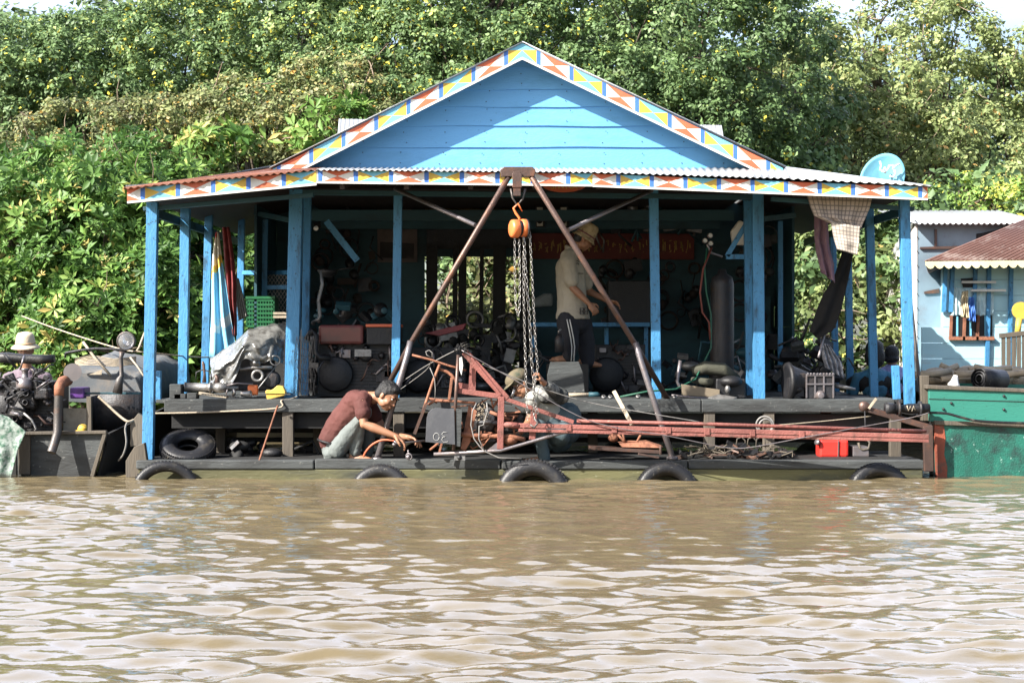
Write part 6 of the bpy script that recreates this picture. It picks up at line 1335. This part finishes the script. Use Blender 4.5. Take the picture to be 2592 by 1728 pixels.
hair_cap(P, rot, hs, man); face_bits(P, rot, hs, man)
m = MB(); m.tube([Z(980,1055,-.47), Z(1010,1080,-.47), Z(1300,1052,-.44)], .010, 8); m.tube([Z(965,1085,-.47), Z(1000,1100,-.47)], .014, 8)
tag(m.build('cutting_torch', M['galv']), 'thin metal torch held in the squatting man\'s hands', 'torch')

# ---- crouching man with cap and dark glasses
def Z2(zx, zy, Y): return W(1240+zx*.1531, 880+zy*.1531, Y)
Yq = -.15; hs = 1.10
hc = Z2(505,615,Yq); f_ = Vector((-.72,-.40,-.50)); up_ = Vector((-.42,.05,.88))
nk = Z2(700,740,Yq+.05); ch = Z2(860,900,Yq+.10); bl = Z2(1000,1150,Yq+.15); pel = Z2(1120,1450,Yq+.18)
shn = Z2(930,760,Yq-.06); el2 = Z2(1170,800,Yq-.12); wr2 = Z2(865,560,Yq-.30)
m = MB(); limb(m, [pel, bl, ch, nk], [.12,.12,.14,.07]); limb(m, [nk, nk.lerp(hc,.6)], [.062,.056]); P, rot = head(m, hc, f_, up_, hs)
limb(m, [shn, shn.lerp(el2,.6), el2, el2.lerp(wr2,.35), wr2], [.06,.05,.044,.044,.027])
hand(m, wr2, Vector((-.35,-.25,.75)), Vector((-1,.0,-.15)), 1, (.95,1.0,1.0,1.05), 1.0, tcurl=1.0)
shf = Z2(760,900,Yq+.25); elf = Z2(640,1250,Yq+.1); wrf = Z2(480,1420,Yq-.1)
limb(m, [shf, elf, wrf], [.055,.045,.03]); hand(m, wrf, Vector((-1,-.2,-.4)), Vector((0,0,-1)), 1, (.5,.5,.5,.5))
for dy in (-.1, .1):
    a0 = Z2(850,1850,Yq+dy); limb(m, [a0+Vector((.03,0,.03)), a0, a0+Vector((-.14,0,-.02)), a0+Vector((-.20,0,-.03))], [.04,.04,.032,.02])
mn2 = blob('person', m, SKIN, .006, None, 3)
tag(mn2, 'man in camouflage cap and dark glasses crouching behind the red frame', 'person')
m = MB(); limb(m, [bl, ch, nk.lerp(ch,.3)], [.150,.170,.11]); m.ell(Z2(820,800,Yq+.03), (.09,.13,.09)); limb(m, [Z2(640,1000,Yq-.06), Z2(700,850,Yq-.06)], [.06,.08])
blob('shirt', m, cloth_mat('white_cotton', (.38,.38,.34), (.30,.34,.30), .4), .010, mn2, 4)
m = MB(); limb(m, [Z2(960,730,Yq-.02), shn, el2, el2.lerp(wr2,.35), el2.lerp(wr2,.72)], [.10,.095,.085,.068,.052])
m.ell(Z2(1080,760,Yq-.02), (.10,.09,.07))
blob('dark_sleeve', m, cloth_mat('black_print', (.022,.024,.024), (.42,.42,.40), .8, .5), .009, mn2, 3)
m = MB(); limb(m, [pel, bl], [.17,.16])
for dy in (-.13, .13):
    hp = Z2(1150,1450,Yq+.1+dy); kn = Z2(800,1320,Yq-.0+dy); an = Z2(900,1820,Yq+dy); limb(m, [hp, kn, an], [.11,.085,.06])
limb(m, [Z2(1120,1000,Yq+.15), Z2(1290,1130,Yq+.15), Z2(1250,1350,Yq+.15)], [.10,.14,.16])
blob('trousers', m, cloth_mat('teal_grey_cotton', (.075,.11,.125), (.04,.05,.05), .3), .010, mn2, 3)
hair_cap(P, rot, hs*.98, mn2)
m = MB(); m.ell(P(-.005,0,.070), (.112*hs,.094*hs,.075*hs), rot, 22, 14)
pts = [P(.085+.075*math.cos(a_)*1.0, .075*math.sin(a_), .058-.012*math.cos(a_)) for a_ in np.linspace(-1.5, 1.5, 13)]
n0 = len(m.v); inner = [P(.06, .085*math.sin(a_), .070) for a_ in np.linspace(-1.5, 1.5, 13)]
m.add(pts+inner, [(k, k+1, 14+k, 13+k) for k in range(12)], 0, True)
o = m.build('cap', paint('camouflage', (.13,.105,.065), .9, .2, (.035,.05,.032), .95, 14, .3, edge=.48), mn2); solidify(o, .006)
m = MB()
for q in (-1, 1): m.ell(P(.092,.033*q,.008), (.010*hs,.030*hs,.022*hs), rot, 14, 10)
m.tube([P(.085,.062,.012), P(.0,.084,.008)], .004, 5); m.tube([P(.085,-.062,.012), P(.0,-.084,.008)], .004, 5); m.tube([P(.098,-.01,.012), P(.098,.01,.012)], .004, 5)
m.build('sunglasses', paint('black_lens', (.01,.01,.012), .12, .1), mn2)
m = MB(); m.ell(P(.094,0,-.061), (.004*hs,.018*hs,.002*hs), rot, 10, 6); m.build('mouth_line', paint('lip_dark', (.16,.05,.04), .5), mn2)
m = MB(); m.tube([Z2(345,850,Yq-.25), Z2(405,690,Yq-.25)], .013, 8); m.tube([Z2(390,830,Yq-.25), Z2(525,815,Yq-.22)], .008, 6); tag(m.build('welding_torch', M['chain']), 'silvery torch handle standing just before the sunglasses', 'torch')

# ---- standing man with straw hat, seen from the side
def Z3(zx, zy, Y): return W(1380+zx*.2679, 540+zy*.2679, Y)
Yq = 1.55; hs = 1.02
hc = Z3(365,245,Yq); f_ = Vector((.86,.10,-.52)); up_ = Vector((.50,0,.86))
nk = Z3(245,350,Yq); ch = Z3(235,520,Yq); bl = Z3(250,800,Yq); pel = Z3(270,1000,Yq)
m = MB(); limb(m, [pel, bl, ch, nk], [.13,.125,.135,.065]); limb(m, [nk, nk.lerp(hc,.6)], [.062,.056]); P, rot = head(m, hc, f_, up_, hs)
sh = Z3(215,460,Yq-.17); el_ = Z3(262,700,Yq-.20); wr = Z3(415,855,Yq-.24)
limb(m, [sh, sh.lerp(el_,.5), el_, el_.lerp(wr,.3), wr], [.058,.050,.042,.044,.026]); hand(m, wr, Z3(480,930,Yq-.25)-wr, Vector((-.2,.9,-.2)), 1, (.55,.6,.6,.65), 1.05)
s2 = Z3(280,460,Yq+.17); e2 = Z3(420,740,Yq+.2); w2 = Z3(600,830,Yq+.1)
limb(m, [s2, e2, w2], [.058,.043,.028]); hand(m, w2, Vector((1,-.1,-.2)), Vector((0,-.5,-1)), 1, (.4,.5,.5,.6))
A1 = Z3(215,1345,Yq-.1); A2 = Z3(350,1400,Yq+.12)
limb(m, [A1+Vector((.04,0,.03)), A1+Vector((-.02,0,-.03)), A1+Vector((-.10,-.02,-.04)), A1+Vector((-.16,-.02,-.045))], [.045,.045,.040,.028])
for k in range(5): limb(m, [A1+Vector((-.155,-.045+k*.016,-.045)), A1+Vector((-.195+.005*k,-.05+k*.018,-.047))], [.013,.010], 7)
limb(m, [A2, A2+Vector((.14,0,-.03)), A2+Vector((.20,0,-.04))], [.045,.034,.02])
mn3 = blob('person', m, SKIN, .007, None, 3)
tag(mn3, 'man in a straw hat, beige shirt and striped black trousers standing in the workshop shade', 'person')
m = MB(); limb(m, [Z3(250,940,Yq), bl, ch, nk.lerp(ch,.35)], [.162,.160,.160,.10])
m.lathe([(0,.0),(.19,0),(.185,.05),(.15,.15),(0,.15)], Z3(258,1000,Yq), (0,0,1), 22)
for a_, b_ in ((sh,el_),(s2,e2)): limb(m, [a_.lerp(nk,.35), a_, a_.lerp(b_,.4), a_.lerp(b_,.72)], [.10,.088,.082,.085])
m.lathe([(.07,0),(.085,.03),(.07,.05),(.05,.03)], nk+Vector((.0,0,-.01)), (.4,0,1), 16)
blob('shirt', m, cloth_mat('beige_cotton', (.42,.38,.31), (.30,.27,.21), .35, .6), .010, mn3, 4)
m = MB()
for r0, y0, n_, ww in ((0,895,4,.016),(0,928,4,.018)):
    for k in range(n_):
        x0 = 330+k*20; m.tube([Z3(x0,y0,Yq-.172), Z3(x0+12,y0,Yq-.174), Z3(x0+12,y0+24,Yq-.174), Z3(x0,y0+24,Yq-.172)] if k % 2 else [Z3(x0+12,y0,Yq-.172), Z3(x0,y0+2,Yq-.172), Z3(x0,y0+22,Yq-.172), Z3(x0+12,y0+24,Yq-.172)], .0045, 4)
for y0 in (432,452,476): m.tube([Z3(288,y0,Yq-.155), Z3(308,y0-6,Yq-.155), Z3(320,y0+8,Yq-.15)], .004, 4)
for k in range(5): m.tube([Z3(318+k*10,560,Yq-.155), Z3(318+k*10,575,Yq-.155)], .0025, 4)
m.build('shirt_print', M['black'], mn3)
m = MB(); m.ell(pel, (.15,.17,.14))
limb(m, [Z3(215,1020,Yq-.09), Z3(240,1230,Yq-.12), Z3(222,1345,Yq-.11)], [.125,.095,.070]); limb(m, [Z3(330,1020,Yq+.1), Z3(385,1230,Yq+.12), Z3(400,1400,Yq+.12)], [.125,.10,.08])
m.ell(Z3(270,1040,Yq), (.17,.18,.12))
blob('trousers', m, cloth_mat('black_nylon', (.018,.019,.026), (.03,.03,.04), .3), .010, mn3, 3)
m = MB()
for dx in (0, 26):
    m.tube([Z3(205+dx,1000,Yq-.235), Z3(222+dx,1080,Yq-.235), Z3(240+dx,1170,Yq-.23), Z3(252+dx,1260,Yq-.22), Z3(250+dx*.9,1330,Yq-.205), Z3(246+dx,1395,Yq-.195)], .0065, 5)
m.build('side_stripes', M['white'], mn3)
hair_cap(P, rot, hs*.97, mn3)
STRAW = paint('woven_straw', (.46,.38,.25), .8, .2, (.16,.11,.06), .8, 26, .8, edge=.48)
def straw_hat(P, rot, hs, parent, brim=.15, hgt=.13):
    m = MB(); up = rot@Vector((0,0,1)); fw = rot@Vector((1,0,0)); c = P(-.005,0,.045)
    m.lathe([(brim*hs,-.045),(brim*.86*hs,-.022),(.105*hs,.0),(.100*hs,.03),(.094*hs,hgt*.75),(.075*hs,hgt),(0,hgt+.004)], c, up, 30)
    o = m.build('straw_hat', STRAW, parent); solidify(o, .004)
    m = MB(); m.torus(c+up*.012, .104*hs, .008, up, 26, 6); m.build('hat_band', paint('hat_ribbon', (.16,.05,.07), .7), parent)
straw_hat(P, rot, hs, mn3, .135, .14)
face_bits(P, rot, hs, mn3)

# ---- boatman behind the engine
Yq = 1.0; hc = W(65, 886, Yq); hs = 1.0; f_ = Vector((.1,-1,-.15)); up_ = Vector((0,-.12,1))
m = MB(); P, rot = head(m, hc, f_, up_, hs); ch = hc+Vector((0,.05,-.42)); pel = hc+Vector((0,.1,-.85))
limb(m, [pel, ch, hc+Vector((0,.02,-.17))], [.13,.15,.06]); limb(m, [hc+Vector((0,.02,-.2)), hc+Vector((0,0,-.05))], [.06,.055])
for q in (-1, 1):
    a_ = ch+Vector((.19*q,0,.12)); b_ = a_+Vector((.05*q,-.05,-.28)); c_ = b_+Vector((-.08*q,-.22,.02)); limb(m, [a_, b_, c_], [.055,.043,.028]); hand(m, c_, (-.3*q,-1,0), (0,0,-1), q, (.6,.6,.6,.6))
    limb(m, [pel+Vector((.09*q,0,0)), pel+Vector((.12*q,-.38,.0)), pel+Vector((.12*q,-.40,-.30))], [.08,.06,.045])
mn4 = blob('person', m, SKIN, .007, None, 3); tag(mn4, 'boatman in a pale brimmed hat half hidden behind the black padded roll', 'person')
m = MB(); limb(m, [pel, ch, ch+Vector((0,0,.15))], [.155,.17,.12])
for q in (-1, 1): a_ = ch+Vector((.19*q,0,.12)); limb(m, [ch+Vector((.1*q,0,.13)), a_, a_+Vector((.04*q,-.04,-.2))], [.09,.075,.07])
blob('shirt', m, cloth_mat('purple_grey_cotton', (.16,.12,.15)), .011, mn4); hair_cap(P, rot, hs*.97, mn4); face_bits(P, rot, hs, mn4)
m = MB(); limb(m, [pel+Vector((-.1,0,0)), pel+Vector((.1,0,0))], [.14,.14])
for q in (-1, 1): limb(m, [pel+Vector((.09*q,0,0)), pel+Vector((.12*q,-.38,.0)), pel+Vector((.12*q,-.40,-.25))], [.10,.08,.065])
blob('trousers', m, M['dark'], .012, mn4)
m = MB(); up = rot@Vector((0,0,1)); c = P(-.005,0,.062); m.lathe([(.150,-.038),(.128,-.018),(.100,.0),(.098,.03),(.088,.09),(.070,.118),(.03,.128),(0,.13)], c, up, 30); solidify(m.build('hat', paint('cream_hat', (.62,.52,.38), .85, .15, (.6,.35,.25), .35, 9), mn4), .004)
m = MB(); m.torus(c+up*.015, .101, .006, up, 24, 6); m.build('hat_band', paint('tan_band', (.50,.30,.15), .8), mn4)

# ---- two women sitting at the right rear, backs to the river
def sitter(px, py, Y, hs, shirt, label, f_, hairlen, wid=.17):
    hc = W(px, py, Y); m = MB(); P, rot = head(m, hc, f_, (0,0,1), hs); ch = hc+Vector((0,0,-.34))*hs; pel = W(px, 0, Y); pel.z = DECK+.14
    limb(m, [pel, ch, hc+Vector((0,0,-.16))*hs], [.12,.13,.055]); limb(m, [hc+Vector((0,0,-.2)), hc], [.05,.05])
    for q in (-1, 1):
        a_ = ch+Vector((wid*q,0,.11)); b_ = a_+Vector((.05*q,.05,-.24)); c_ = b_+Vector((-.03*q,.2,-.02)); limb(m, [a_, b_, c_], [.045,.036,.025]); hand(m, c_, (0,1,-.1), (0,0,-1), -q, (.5,.5,.5,.5), .95)
        limb(m, [pel+Vector((.09*q,0,0)), pel+Vector((.16*q,.36,-.02)), pel+Vector((.02*q,.30,-.08))], [.08,.06,.04])
    o = blob('person', m, SKIN, .008, None, 3); tag(o, label, 'person')
    m = MB(); limb(m, [pel+Vector((0,0,.02)), ch, ch+Vector((0,0,.13))], [.15,.15,.11])
    for q in (-1, 1): a_ = ch+Vector((wid*q,0,.11)); limb(m, [ch+Vector((.08*q,0,.12)), a_, a_+Vector((.04*q,.03,-.15))], [.08,.065,.062])
    blob('shirt', m, cloth_mat('shirt_cotton', shirt), .011, o)
    m = MB(); m.ell(pel, (.17,.15,.12))
    for q in (-1, 1): limb(m, [pel+Vector((.09*q,0,0)), pel+Vector((.16*q,.34,-.02))], [.11,.09])
    blob('trousers', m, M['dark'], .012, o)
    m = MB(); m.ell(P(-.018,0,.035), (.105*hs,.092*hs,.095*hs), rot); m.ell(P(-.06,0,-.04), (.07*hs,.10*hs,hairlen*hs), rot); blob('hair', m, HAIR, .01, o)
sitter(2214, 892, 2.0, 1.15, (.04,.16,.26), 'long dark haired woman in a blue shirt sitting behind the right veranda post', Vector((.2,1,0)), .12, .19)
sitter(2258, 900, 2.5, .95, (.34,.34,.62), 'person in a lavender shirt seated just left of the right corner post', Vector((.4,1,0)), .05, .14)
